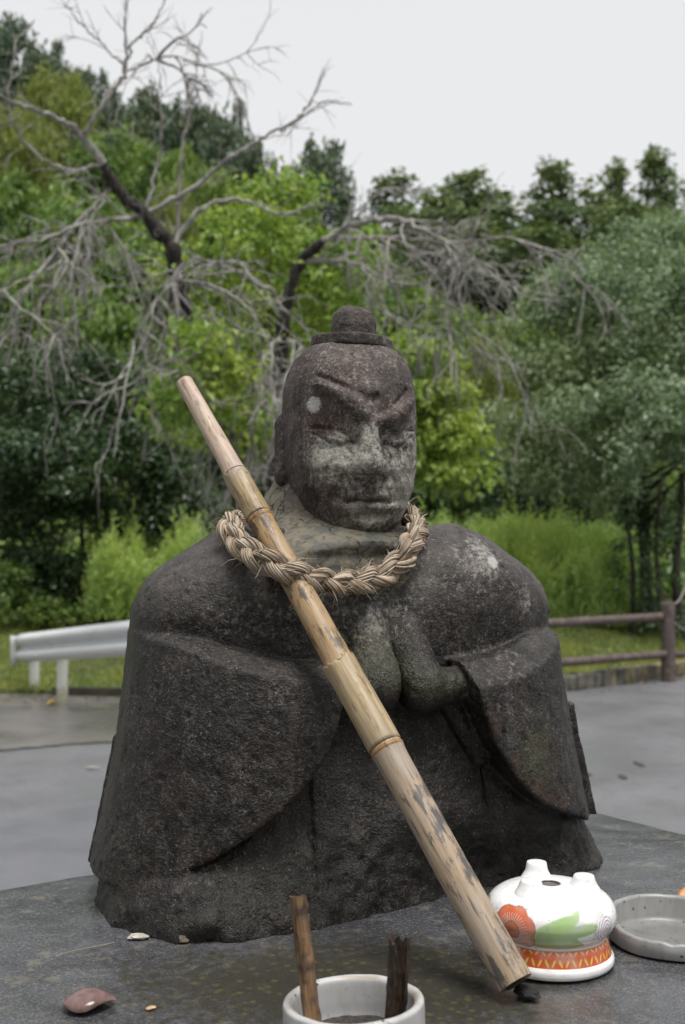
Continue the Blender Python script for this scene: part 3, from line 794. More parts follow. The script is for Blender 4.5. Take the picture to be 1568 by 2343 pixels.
# orange foot band with yellow dashes
band = (tpar > 7.6) & (tpar < 10.6)
ORANGE = (.55, .10, .035); YEL = (.72, .52, .10); GREEN = (.30, .47, .17); LINE = (.14, .03, .04)
paint(band * 1.0, ORANGE)
for row, off in ((8.5, 0.0), (9.75, .5)):
    k_ = phi * 28 / (2 * math.pi) * 2 + off; f_ = (k_ - np.floor(k_)) - .5; sg = np.where(np.floor(k_) % 2 == 0, 1, -1)
    a_ = f_ * .0085; b_ = (tpar - row) * .0052
    x1 = (a_ * .8 + sg * b_ * .6); y1 = (-sg * a_ * .6 + b_ * .8)
    paint(soft(np.sqrt((x1 / 1.0) ** 2 + (y1 / .30) ** 2) - .0031, .0006) * band, YEL)
def local(a0, s0): return Aa - a0, S - s0
def poly_in(a_, s_, pts):
    """soft inside test for a closed outline in surface coordinates"""
    pts = np.array(pts); ins = np.zeros(len(a_), bool); dmin = np.full(len(a_), 9.)
    for i in range(len(pts)):
        p, q = pts[i], pts[(i + 1) % len(pts)]
        c_ = ((p[1] > s_) != (q[1] > s_)) & (a_ < (q[0] - p[0]) * (s_ - p[1]) / (q[1] - p[1] + 1e-12) + p[0]); ins ^= c_
        ab = q - p; t = np.clip(((a_ - p[0]) * ab[0] + (s_ - p[1]) * ab[1]) / (ab @ ab + 1e-12), 0, 1)
        dmin = np.minimum(dmin, np.hypot(a_ - p[0] - t * ab[0], s_ - p[1] - t * ab[1]))
    return np.where(ins, -dmin, dmin)
leaf = [(-.018, .004), (-.022, .012), (-.020, .022), (-.008, .031), (.012, .040), (.033, .047), (.036, .0445), (.032, .035), (.028, .0315), (.042, .032), (.056, .029), (.052, .0225), (.040, .0195), (.030, .0175), (.040, .0095), (.043, .0045), (.030, .0025), (.005, .0022)]
leaf = resample_closed(np.c_[np.array(leaf) * [1.04, 1.10], np.zeros(len(leaf))], 90)[:, :2]
wash = np.clip(.75 + .35 * fbm(np.c_[Aa, S, 0 * S], 60, 2, 3), .3, 1)
paint(soft(poly_in(Aa, S, leaf), .0012) * body * (.55 + .45 * wash), GREEN)
lf2 = resample_closed(np.array([(-.125, .03, 0), (-.112, .020, 0), (-.095, .024, 0), (-.090, .034, 0), (-.100, .044, 0), (-.12, .046, 0)]), 40)[:, :2]
paint(soft(poly_in(Aa, S, lf2), .0012) * body * .9, GREEN)
# peony
fa, fs = local(-.046, .0235); fr = np.hypot(fa, fs); ft = np.arctan2(fs, fa)
pet = .0270 + .0034 * np.abs(np.sin(ft * 3.5 + .4))
grad = np.clip(.45 + .55 * smoothstep(-.018, .012, fs), 0, 1)
paint(soft(fr - pet) * body * grad, (.60, .13, .045))
paint(soft(np.abs(fr - pet) - .00045, .0004) * body, LINE, .9)
ray_l = soft(np.abs(np.sin(ft * 17)) * fr / 17 * 1.4 - .00042, .0004) * (fr > .0105) * (fr < .0200) * body
paint(ray_l, (.85, .72, .66) , .85)
paint(soft(fr - .0098) * body, (.62, .20, .08), .9); paint(soft(np.abs(fr - .0098) - .0004, .0004) * body, LINE, .8)
paint(soft(np.abs(np.hypot(fa, fs + .005) - .0052) - .0003, .0004) * (fs > -.004) * body, LINE, .7)
# spiral medallion and its hatching
sa, ss_ = local(.0745, .0240); sr = np.hypot(sa * 1.15, ss_); stt = np.arctan2(ss_, sa)
paint(soft(sr - .0175) * body, (.80, .80, .82))
sp_ = (sr / .0042 + stt / (2 * math.pi)); paint(soft(np.abs((sp_ - np.floor(sp_)) - .5) * .0042 - .0006, .0005) * (sr < .0175) * body, (.24, .08, .15), .95)
hh = soft(np.abs(np.sin(stt * 19)) * sr / 19 - .00035, .0004) * (sr > .019) * (sr < .0255) * (sa < .006) * (ss_ > -.010) * body
paint(hh, LINE, .8)
# shade of the sunken hole painted in dark, and grime
paint((tpar > 22.9) * 1.0, (.07, .06, .055), .9)
paint(smoothstep(.2, .7, fbm(V, 40, 3, 12)), (.55, .54, .53), .35)
m = NT('painted porcelain'); cnode = m.attr('paint', 'Color')
co = m.coord('Object')
soot = m.math('MULTIPLY', m.mr(m.noise(co, 320, 3, .7), .60, .70), m.mr(m.noise(co, 55, 2), .50, .62, 0, .85))
cc_ = m.mix(soot, m.mix(m.mr(m.noise(co, 60, 4, .7), .46, .72, 0, .38), cnode, (.35, .33, .30)), (.06, .055, .05))
M_porc = m.done(m.bsdf(cc_, .18, None, .5, 0, .3))
burner = thing('incense_burner', 'white porcelain incense burner upside down, painted with orange flower and green leaves', 'incense burner', BC)
link('bowl', mesh_np('bowl', V, F[:, ::-1] * 0 + F, True, dict(paint=np.c_[colr, np.ones(len(V))])), M_porc, burner)
for k, (pa, pr_, hgt) in enumerate(((rad(-38), .036, .0165), (rad(92), .040, .0175), (rad(-158), .043, .0205))):
    pf = np.array([(.027, -.015), (.0235, -.0065), (.0195, .0010), (.0160, .0065), (.0138, .0110), (.0122, hgt - .0015), (.0100, hgt), (.0030, hgt + .0006), (.0003, hgt + .0006)])
    Vl, Fl = lathe(resample(pf, 34), 40)
    Vl = Vl * np.array([1, 1, 1]); Vl[:, 0] += .25 * Vl[:, 2] * 0
    cl_ = np.tile(WHITE, (len(Vl), 1)); cl_ = cl_ * 1.0
    a_ = view + pa
    link('leg', mesh_np('leg', Vl, Fl, True, dict(paint=np.c_[cl_, np.ones(len(Vl))])), M_porc, burner, (pr_ * math.cos(a_), pr_ * math.sin(a_), .0855 - (pr_ - .03) * .12))

# ---- dirty white glazed clay for the pots
def glaze(name, base, dirt, spots=.5, rimc=(.26, .19, .10)):
    m = NT(name); co = m.coord('Object')
    st = m.coord('Object', (1, 1, .25))
    c = m.mix(m.mr(m.noise(st, 30, 4, .65), .42, .72, 0, .55), base, dirt)
    c = m.mix(m.mr(m.noise(co, 70, 4, .7), .60, .74, 0, .7), c, tuple(x * .5 for x in dirt))
    c = m.mix(m.math('MULTIPLY', m.mr(m.vor(co, 85), .22, .12), m.mr(m.noise(co, 40, 2), .48, .56, 0, spots)), c, (.03, .027, .024))
    c = m.mix(m.mr(m.attr('rim'), 0, 1, 0, .7), c, rimc)
    return m.done(m.bsdf(c, .38, m.bump(m.noise(co, 150, 2), .15, .001), .45))
M_pot = glaze('dirty white glaze', (.44, .44, .44), (.22, .20, .17), .9)
M_soil = (lambda m: m.done(m.bsdf(m.ramp(m.noise(m.coord('Object'), 220, 3), [(.35, (.012, .010, .009)), (.7, (.07, .06, .05))]), .9, m.bump(m.noise(m.coord('Object'), 200, 3), .8, .005))))(NT('wet ash and soil'))
# ---- pot for incense sticks at the front
PC = np.array([.0125, 1.148, TOP])
pot = thing('incense_pot', 'round white glazed pot with dirty rim at the front edge, holding two charred sticks', 'pot', PC, (rad(-1.0), rad(-2.0), 0))
pp = resample(np.array([(.002, .0), (.055, .0), (.0660, .003), (.0690, .012), (.0695, .035), (.0695, .046), (.0690, .0505), (.0665, .0525), (.0635, .0525), (.0605, .0505), (.0592, .046), (.0588, .030), (.0580, .012), (.050, .006), (.002, .005)]), 70)
Vp, Fp = lathe(pp, 96)
tp = np.repeat(np.arange(70), 96) / 69 * 14
wob = .0010 * fbm(Vp, 40, 2, 3); Vp[:, 2] += wob * (tp > 4)
link('wall', mesh_np('wall', Vp, Fp, True, dict(rim=np.exp(-((tp - 8.6) / .6) ** 2) * smoothstep(-.1, .4, fbm(Vp, 22, 2, 6)))), M_pot, pot)
Vs, Fs = lathe(resample(np.array([(.0583, .014), (.040, .0155), (.020, .017), (.0005, .0165)]), 24), 64); Vs[:, 2] += .0022 * fbm(Vs, 90, 3, 2)
link('soil', mesh_np('soil', Vs, Fs[:, ::-1]), M_soil, pot)

def stick_mat(name, a, b, ch):
    m = NT(name); st = m.coord('Object', (1, 1, .08)); co = m.coord('Object')
    c = m.mix(m.mr(m.noise(st, 160, 4, .7), .35, .65), a, b)
    c = m.mix(m.mr(m.noise(co, 45, 3), .45, .6, 0, ch), c, (.018, .013, .010))
    return m.done(m.bsdf(c, .6, m.bump(m.noise(st, 260, 3), .5, .002), .35))
M_st1 = stick_mat('damp split bamboo', (.050, .026, .011), (.19, .11, .055), .85)
M_st2 = stick_mat('charred bamboo', (.014, .010, .008), (.055, .030, .016), .9)
def stick(name, label, base, top, w_, mat, arc_deg, ragged, seed):
    d_ = top - base; L_ = np.linalg.norm(d_)
    t = thing(name, label, 'stick', base); t.rotation_mode = 'QUATERNION'; t.rotation_quaternion = Vector(d_).to_track_quat('Z', 'Y')
    r2 = np.random.default_rng(seed); n_ = 22; R_ = w_ / 2 / math.sin(rad(min(arc_deg, 180)) / 2)
    th = np.linspace(-rad(arc_deg) / 2, rad(arc_deg) / 2, n_); ti = .32 * R_
    zs = np.linspace(0, 1, 14)
    top_e = L_ + ragged * (r2.normal(size=n_) * .6 + np.sin(th * 5 + seed))
    Vo = [[(R_ * math.cos(a) - R_ * .75, R_ * math.sin(a), z * te) for a, te in zip(th, top_e)] for z in zs]
    Vi = [[((R_ - ti) * math.cos(a) - R_ * .75, (R_ - ti) * math.sin(a), z * te) for a, te in zip(th, top_e)] for z in zs]
    V_ = np.array(Vo + Vi).reshape(-1, 3) + .0004 * r2.normal(size=(len(zs) * 2 * n_, 3))
    I = np.arange(len(V_)).reshape(2, len(zs), n_); F_ = []
    q = lambda a, b, c_, d: F_.append(np.stack([a, b, c_, d], -1).reshape(-1, 4))
    o_, i_ = I[0], I[1]
    q(o_[:-1, :-1], o_[:-1, 1:], o_[1:, 1:], o_[1:, :-1]); q(i_[:-1, 1:], i_[:-1, :-1], i_[1:, :-1], i_[1:, 1:])
    q(o_[-1, :-1], o_[-1, 1:], i_[-1, 1:], i_[-1, :-1]); q(o_[:-1, 0], o_[1:, 0], i_[1:, 0], i_[:-1, 0]); q(o_[1:, -1], o_[:-1, -1], i_[:-1, -1], i_[1:, -1])
    link('splint', mesh_np('splint', V_, np.concatenate(F_), False), mat, t)
    return t
s1b = U(697, 2300, 1.115); s1t = U(669, 2052, 1.145)
d_ = s1b - s1t; s1b = s1t + d_ * ((s1t[2] - (TOP + .018)) / (s1t[2] - s1b[2]))
stick('bamboo_stick', 'thin brown split bamboo stick standing upright in the left of the pot', s1b, s1t, .0165, M_st1, 320, .0006, 2)
s2b = U(893, 2330, 1.16); s2t = U(902, 2146, 1.165)
d_ = s2b - s2t; s2b = s2t + d_ * ((s2t[2] - (TOP + .018)) / (s2t[2] - s2b[2]))
stick('bamboo_stick', 'thick charred bamboo stub with broken top, right-hand stick in the pot', s2b, s2t, .0245, M_st2, 200, .0022, 4)

# ---- broken white dish at the right
DC = np.array([.412, 1.468, TOP]); dv = math.atan2(-DC[1], -DC[0])
dish = thing('broken_dish', 'broken white glazed dish stained with soot, at the right edge beside the burner', 'dish', DC)
n_ = 140; th = np.arange(n_) * 2 * math.pi / n_
rel = (th - dv + math.pi) % (2 * math.pi) - math.pi                       # 0 is the side facing the viewer
rn = fbm(np.c_[np.cos(th), np.sin(th), 0 * th] * .3, 16, 3, 5)
hgt = .0035 * np.minimum(0, vnoise(np.c_[np.cos(th), np.sin(th), 0 * th] * 4.1, 1, 9)) * (np.abs(rel) < 1.4) + np.interp(np.abs(rel), [0, .6, 1.0, 1.5, 1.9, 3.2], [.020, .021, .024, .031, .036, .036]) + .0018 * rn * (np.abs(rel) < 1.6)
Ro, Ri = .0770, .0690
rows = []
for rr, hf, lift in ((Ro * .97, 0, .0004), (Ro, .12, 0), (Ro, .9, 0), (Ro - .0012, 1.0, 0), (Ri + .0012, 1.0, 0), (Ri, .9, 0), (Ri, .25, 0), (Ri * .94, .10, .0), (Ri * .6, 0, .0035), (.001, 0, .0035)):
    rows.append(np.stack([rr * np.cos(th), rr * np.sin(th), hgt * hf + lift], -1))
Vd = np.array(rows); m_ = len(rows)
i, j = np.meshgrid(np.arange(m_ - 1), np.arange(n_), indexing='ij'); j2 = (j + 1) % n_
Fd = np.stack([i * n_ + j, i * n_ + j2, (i + 1) * n_ + j2, (i + 1) * n_ + j], -1).reshape(-1, 4)
Vd = Vd.reshape(-1, 3); Vd += .0007 * fbm(Vd, 60, 2, 7)[:, None]
link('wall', mesh_np('wall', Vd, Fd, True, dict(rim=np.repeat(np.array([0, 0, 0, .3, .3, .2, .5, .8, 1, 1]), n_))), glaze('sooty white glaze', (.30, .30, .295), (.10, .095, .08), 1.0, (.10, .10, .095)), dish)

# ---- fallen leaves and bits
def leaf_mesh(L_, W_, curl, cup, fold, n=18, k=9, thick=.0004):
    t = np.linspace(0, 1, n); w_ = W_ / 2 * np.sin(np.pi * np.clip(t, 0, 1) ** .8) ** .75
    s_ = np.linspace(-1, 1, k)
    x = (t[:, None] - .5) * L_ + 0 * s_; y = w_[:, None] * s_
    z = curl * (1 - ((t[:, None] - .5) * 2) ** 2) + cup * (y / (W_ / 2)) ** 2 + fold * np.abs(s_)[None, :] * w_[:, None]
    V_ = np.stack([x, y, z], -1).reshape(-1, 3); V_[:, 2] += .0010 * fbm(V_, 60, 2, 3)
    I = np.arange(n * k).reshape(n, k); return V_, np.stack([I[:-1, :-1], I[1:, :-1], I[1:, 1:], I[:-1, 1:]], -1).reshape(-1, 4)
def leaf_paint(name, a, b, edge, rough=.35):
    m = NT(name); co = m.coord('Object')
    c = m.mix(m.mr(m.noise(co, 60, 3), .35, .65), a, b); c = m.mix(m.mr(m.noise(co, 25, 2), .52, .68, 0, .8), c, edge)
    sx = m.n('ShaderNodeSeparateXYZ'); m.l(co, sx.inputs[0])
    vein = m.mr(m.math('ABSOLUTE', sx.outputs[1]), .0012, .0003); c = m.mix(m.math('MULTIPLY', vein, .6), c, tuple(min(1, x * 2.2) for x in a))
    return m.done(m.bsdf(c, rough, m.bump(m.noise(co, 120, 2), .3, .001), .5))
def lay_leaf(name, label, at, L_, W_, curl, cup, rz, mat, tilt=(0, 0), cat='leaf', fold=0.0):
    V_, F_ = leaf_mesh(L_, W_, curl, cup, fold); V_[:, 2] -= V_[:, 2].min() - .0012
    t = thing(name, label, cat, at, (tilt[0], tilt[1], rz))
    o = link('blade', mesh_np('blade', V_, F_), mat, t); md = o.modifiers.new('thick', 'SOLIDIFY'); md.thickness = .0006
    return t
gp = lambda px, py: np.array([*U(px, py, .5 * FPX / (py - 1240))[:2], TOP])
lay_leaf('fallen_leaf', 'curled glossy reddish brown leaf lying on the pedestal at lower left', gp(205, 2288), .058, .056, .013, -.016, rad(8), leaf_paint('wet brown leaf', (.11, .06, .055), (.20, .135, .13), (.06, .025, .015), .18), (rad(-5), 0))
at = gp(1600, 2052); at[2] += .004
lay_leaf('fallen_leaf', 'orange leaf with dark holes leaning on the broken dish at the right edge', at, .100, .034, .006, .004, rad(30), leaf_paint('orange leaf', (.50, .23, .05), (.42, .15, .03), (.05, .03, .02), .4), (rad(20), rad(-10)))
def chip(name, label, at, size, seed, mat, cat='stone'):
    r3 = np.random.default_rng(seed); th, ph_ = np.meshgrid(np.linspace(0, 2 * math.pi, 15)[:-1], np.linspace(0, math.pi, 8), indexing='ij')
    d_ = np.stack([np.cos(th) * np.sin(ph_), np.sin(th) * np.sin(ph_), np.cos(ph_)], -1).reshape(-1, 3)
    d_ = np.sign(d_) * np.abs(d_) ** .8 * (1 + .30 * vnoise(d_ + seed, 1.7, seed))[:, None]
    V_ = d_ * np.array(size) / 2; V_[:, 2] = np.maximum(V_[:, 2], -size[2] * .3); V_[:, 2] -= V_[:, 2].min()
    I = np.arange(14 * 8).reshape(14, 8); I2 = np.roll(I, -1, 0)
    F_ = np.stack([I[:, :-1], I[:, 1:], I2[:, 1:], I2[:, :-1]], -1).reshape(-1, 4)
    o = link(name, mesh_np(name, V_, F_, False), mat, None, at, (0, 0, r3.uniform(0, 6))); return tag(o, label, cat)
def plain(name, c, rough=.7, var=.4, scale=90, bump=.4):
    m = NT(name); co = m.coord('Object'); n_ = m.noise(co, scale, 3, .65)
    return m.done(m.bsdf(m.mix(m.mr(n_, .3, .7), tuple(x * (1 - var) for x in c), tuple(x * (1 + var) for x in c)), rough, m.bump(n_, bump, .002), .4))
chip('stone_chip', 'pale flat stone chip lying at the left foot of the statue', gp(317, 2137), (.026, .016, .006), 1, plain('pale stone', (.40, .37, .32)))
chip('stone_chip', 'small brown stone lodged under the hollow edge of the statue base', gp(423, 2142), (.020, .016, .012), 2, plain('brown stone', (.13, .105, .08)))
chip('leaf_scrap', 'tiny tan scrap of leaf on the dark pedestal right of the brown leaf', gp(346, 2294), (.011, .006, .0022), 3, plain('tan scrap', (.45, .30, .17)), 'scrap')
chip('charcoal_crumb', 'black crumbly charcoal under the lower end of the bamboo pole', gp(1205, 2262) + np.array([0, -.002, 0]), (.034, .026, .010), 5, plain('charcoal', (.016, .015, .016), .8, .5, 200, 1.0), 'charcoal')
mb = MB(); tw = np.array([gp(128, 2181), gp(165, 2170), gp(205, 2162), gp(262, 2150)]); tw[:, 2] += .0016; tw0 = tw.mean(0)
mb.tube(resample(tw - tw0, 16), .0008, 6); tag(mb.build('straw_stalk', plain('bleached straw', (.20, .18, .14)), None, loc=tw0), 'thin bleached straw lying on the pedestal left of the statue foot', 'straw')
# ------------------------------------------------------------------ ground, road, banks and hill
def hill(x, y):
    """height of the land behind the road"""
    x = np.asarray(x, float); y = np.asarray(y, float)
    edge = np.interp(x, [-9, -4, -1, 2, 3.2, 4.0, 5, 9], [13.2, 13.0, 12.8, 13.1, 14.0, 14.6, 15.2, 16.2])
    t = y - edge
    b = np.interp(t, [-.6, -.02, .0, .5, 1.2, 3, 8, 14, 20], [-.3, -.25, .05, .07, .13, .45, .85, 1.1, 1.7])
    back = np.maximum(0, y - 27)
    left = smoothstep(12, -26, x)
    return b + back * (.12 + .36 * left) - .0011 * np.minimum(back, 60) ** 2 * (.3 + .8 * left) + .25 * np.sin(x * .7 + y * .31) * smoothstep(20, 30, y)

def mat_ground(name, a, b, c3, scale=1.0, rough=.9):
    m = NT(name); co = m.coord('Object')
    n1 = m.noise(co, .6 * scale, 4, .6); n2 = m.noise(co, 9 * scale, 4, .7)
    c = m.mix(m.mr(n1, .35, .65), a, b); c = m.mix(m.mr(n2, .45, .7, 0, .7), c, c3)
    return m.done(m.bsdf(c, rough, m.bump(n2, .6, .03), .2))
M_soil2 = mat_ground('leaf litter and low grass', (.045, .055, .020), (.075, .095, .032), (.060, .046, .030))
o = link('ground', mesh_np('ground', [(-2500, -2500, -.35), (2500, -2500, -.35), (2500, 2500, -.35), (-2500, 2500, -.35)], np.array([[0, 1, 2, 3]]), False), M_soil2); tag(o, kind='structure')

m = NT('wet asphalt'); co = m.coord('Object')
n1 = m.noise(co, .55, 4, .6); n2 = m.noise(co, 90, 3, .8); n3 = m.noise(co, 3.2, 4, .65)
c = m.mix(m.mr(n1, .35, .65), (.105, .107, .118), (.145, .147, .158))
c = m.mix(m.mr(n2, .35, .7, 0, .6), c, (.20, .20, .205)); c = m.mix(m.mr(n3, .48, .70, 0, .65), c, (.085, .086, .095)); c = m.mix(m.mr(m.noise(co, 18, 4, .75), .55, .75, 0, .5), c, (.22, .22, .22))
M_asph = m.done(m.bsdf(c, m.mr(m.noise(co, 1.6, 4, .65), .38, .64, .30, .62), m.bump(n2, .35, .004), .5))
def sheet(name, pts, z, mat, n=1):
    pts = [(*p, z) for p in pts]
    o = link(name, mesh_np(name, pts, np.array([list(range(len(pts)))]), False), mat); return tag(o, kind='structure')
sheet('road', [(-60, -40), (60, -40), (60, 18.5), (9, 16.4), (5, 15.4), (4, 14.8), (3.2, 14.2), (2, 13.3), (-1, 13.0), (-4, 13.2), (-9, 13.5), (-60, 15)], 0.0, M_asph)
# the older, paler strip of paving in front of the guardrail, and a newer dark strip nearer
m = NT('old pale paving'); co = m.coord('Object'); n1 = m.noise(co, 1.2, 4, .6); n2 = m.noise(co, 70, 3, .8)
c = m.mix(m.mr(n1, .35, .65), (.105, .099, .093), (.15, .142, .134)); c = m.mix(m.mr(n2, .35, .7, 0, .5), c, (.21, .20, .19))
M_pave = m.done(m.bsdf(c, m.mr(n1, .35, .65, .24, .50), m.bump(n2, .25, .003), .6))
sheet('paving_strip', [tuple(U(-200, 1722, 9.34)[:2]), tuple(U(0, 1715, 9.50)[:2]), tuple(U(240, 1698, 9.85)[:2]), tuple(U(700, 1680, 10.2)[:2]), (0.2, 12.7), (-1, 12.82), (-4, 13.03), (-9, 13.25)], .004, M_pave)
m = NT('fresh dark asphalt'); co = m.coord('Object'); n1 = m.noise(co, 2.2, 4, .6); n2 = m.noise(co, 120, 3, .8)
c = m.mix(m.mr(n1, .35, .65), (.085, .088, .103), (.108, .111, .126)); c = m.mix(m.mr(n2, .35, .7, 0, .5), c, (.22, .22, .23))
M_fresh = m.done(m.bsdf(c, m.mr(n1, .4, .6, .42, .55), m.bump(n2, .3, .003), .5))
sheet('asphalt_patch', [(-7, 1.0), (3, 1.0), tuple(U(1000, 1800, 8.0)[:2]), tuple(U(250, 1840, 7.55)[:2]), tuple(U(0, 1872, 7.2)[:2]), tuple(U(-500, 1930, 6.6)[:2])], .004, M_fresh)

M_seam = (lambda m: m.done(m.bsdf((.022, .022, .020), .85)))(NT('dark joint'))
sm = np.random.default_rng(2); sp = resample(np.array([U(-120, 1722, 9.36), U(0, 1715, 9.50), U(90, 1707, 9.64), U(160, 1701, 9.77), U(240, 1697, 9.86), U(420, 1690, 10.0), U(700, 1680, 10.2)]), 90)
wd = .022 + .016 * sm.random(90); sp[:, 1] += .02 * vnoise(np.c_[np.arange(90) * .31, np.zeros(90), np.zeros(90)], 1, 4); sp[:, 2] = .008
Vsm = np.concatenate([sp - np.c_[np.zeros(90), wd, np.zeros(90)], sp + np.c_[np.zeros(90), wd * sm.uniform(.3, 1, 90), np.zeros(90)]]); ii = np.arange(89)
tag(link('joint', mesh_np('joint', Vsm, np.stack([ii, ii + 1, ii + 91, ii + 90], 1), False), M_seam), kind='structure')
xs = np.concatenate([np.linspace(-120, -12, 37)[:-1], np.linspace(-12, 14, 105)[:-1], np.linspace(14, 110, 33)])
ys = np.concatenate([np.linspace(11.5, 30, 110)[:-1], np.linspace(30, 170, 71)])
X, Y = np.meshgrid(xs, ys, indexing='ij'); Z = hill(X, Y) + .05 * vnoise(np.c_[X.ravel(), Y.ravel(), 0 * X.ravel()], 1.3, 3).reshape(X.shape) * (Y > 13.5)
I = np.arange(X.size).reshape(X.shape)
F = np.stack([I[:-1, :-1], I[1:, :-1], I[1:, 1:], I[:-1, 1:]], -1).reshape(-1, 4)
o = link('hillside', mesh_np('hillside', np.stack([X, Y, Z], -1).reshape(-1, 3), F), M_soil2); tag(o, kind='structure')

# unseen slope added behind the camera to cut low sky light
xs2 = np.linspace(-70, 70, 71); ys2 = np.linspace(-75, -11, 40); X, Y = np.meshgrid(xs2, ys2, indexing='ij')
Z = np.interp(-Y, [11, 13, 20, 35, 75], [-.3, 1.5, 8, 15, 22]) * (.85 + .25 * np.sin(X * .11)) + 1.6 * fbm(np.c_[X.ravel(), Y.ravel(), 0 * X.ravel()], .28, 3, 8).reshape(X.shape) * (Y < -12)
I = np.arange(X.size).reshape(X.shape); F = np.stack([I[:-1, :-1], I[1:, :-1], I[1:, 1:], I[:-1, 1:]], -1).reshape(-1, 4)
o = link('added_hillside', mesh_np('added_hillside', np.stack([X, Y, Z], -1).reshape(-1, 3), F), M_soil2); tag(o, kind='structure')

# ------------------------------------------------------------------ leaves
def leaves(rng, P, L_, W_, up=.7, out=None, droop=0.0, fold=.15):
    """one folded leaf per row of P; returns vertices and triangles"""
    n = len(P); nr = rng.normal(size=(n, 3)) * .75 + np.array([0, 0, up])
    if out is not None: nr = nr + out * .5
    nr /= np.linalg.norm(nr, axis=1)[:, None]
    ax = rng.normal(size=(n, 3)); ax -= nr * (ax * nr).sum(1)[:, None]; ax /= np.linalg.norm(ax, axis=1)[:, None]
    ax[:, 2] -= droop; ax /= np.linalg.norm(ax, axis=1)[:, None]
    bx = np.cross(nr, ax); bx /= np.linalg.norm(bx, axis=1)[:, None] + 1e-9
    s = rng.uniform(.65, 1.25, n)[:, None]
    v0 = P; v2 = P + ax * L_ * s; mid = P + ax * L_ * s * .45 + nr * L_ * s * fold
    v1 = mid + bx * W_ * s * .5; v3 = mid - bx * W_ * s * .5
    V = np.stack([v0, v1, v2, v3], 1).reshape(-1, 3)
    b = np.arange(n) * 4
    F = np.concatenate([np.stack([b, b + 1, b + 2], 1), np.stack([b, b + 2, b + 3], 1)])
    return V, F

def leaf_mat(name, cols, trans=.30, rough=.45, spec=.35, big=.25):
    m = NT(name); rnd = m.n('ShaderNodeNewGeometry').outputs['Random Per Island']
    k = len(cols); c = m.ramp(rnd, [(i / (k - 1) if k > 1 else 0, q) for i, q in enumerate(cols)])
    co = m.coord('Object'); nz = m.noise(co, big, 3, .6)
    c = m.mix(m.mr(nz, .42, .68, 0, .55), c, tuple(x * y for x, y in zip(cols[-1], (1.25, 1.1, .7))))
    b = m.bsdf(c, rough, None, spec)
    tr = m.n('ShaderNodeBsdfTranslucent'); m.l(m.mix(1.0, c, (1.15, 1.2, .72), 'MULTIPLY'), tr.inputs[0])
    mx = m.n('ShaderNodeMixShader'); mx.inputs[0].default_value = trans; m.l(b, mx.inputs[1]); m.l(tr.outputs[0], mx.inputs[2])
    return m.done(mx.outputs[0])

def bark_mat(name, a, b, scale=30):
    m = NT(name); co = m.coord('Object', (1, 1, .3)); n1 = m.noise(co, scale, 4, .65)
    return m.done(m.bsdf(m.mix(m.mr(n1, .35, .65), a, b), .85, m.bump(n1, .7, .02), .2))
M_bark = bark_mat('dark bark', (.018, .015, .012), (.060, .050, .040))
M_bark2 = bark_mat('grey bark', (.15, .14, .13), (.42, .405, .38), 13)
M_bark3 = bark_mat('black wet bark', (.016, .014, .013), (.075, .066, .058))

L_dark = leaf_mat('dark evergreen leaves', [(0.024, 0.049, 0.024), (0.038, 0.074, 0.032), (0.054, 0.101, 0.041), (0.074, 0.128, 0.049)], .20, .35, .5)
L_grey = leaf_mat('grey-green oak leaves', [(0.107, 0.164, 0.09), (0.164, 0.236, 0.135), (0.236, 0.317, 0.189), (0.338, 0.421, 0.267)], .25, .42, .45)
L_yel = leaf_mat('yellow-green leaves', [(0.115, 0.202, 0.044), (0.172, 0.286, 0.062), (0.253, 0.39, 0.088), (0.38, 0.468, 0.125)], .40, .4, .4, .8)
L_mid = leaf_mat('mid green leaves', [(0.077, 0.138, 0.04), (0.121, 0.207, 0.058), (0.176, 0.276, 0.075), (0.242, 0.345, 0.099)], .30, .45, .35)
L_pale = leaf_mat('pale bamboo leaves', [(0.135, 0.182, 0.047), (0.189, 0.243, 0.068), (0.257, 0.311, 0.092), (0.324, 0.365, 0.115)], .35, .5, .3)
L_cedar = leaf_mat('cedar needles', [(0.068, 0.111, 0.068), (0.105, 0.168, 0.087), (0.15, 0.217, 0.105), (0.202, 0.264, 0.124)], .15, .6, .2)
L_pine = leaf_mat('pine needles', [(0.051, 0.082, 0.062), (0.077, 0.123, 0.082), (0.115, 0.159, 0.103), (0.149, 0.192, 0.113)], .12, .6, .2)
L_weed = leaf_mat('bright weed leaves', [(0.273, 0.403, 0.129), (0.345, 0.489, 0.173), (0.431, 0.575, 0.215), (0.503, 0.633, 0.273)], .40, .5, .3, .5)
L_grass = leaf_mat('grass blades', [(.14, .20, .055), (.20, .28, .080), (.27, .34, .11), (.34, .35, .15)], .35, .5, .3, 1.2)
L_vine = leaf_mat('creeper leaves', [(0.045, 0.087, 0.027), (0.075, 0.135, 0.033), (0.112, 0.188, 0.042), (0.165, 0.24, 0.053)], .3, .4, .4, .8)

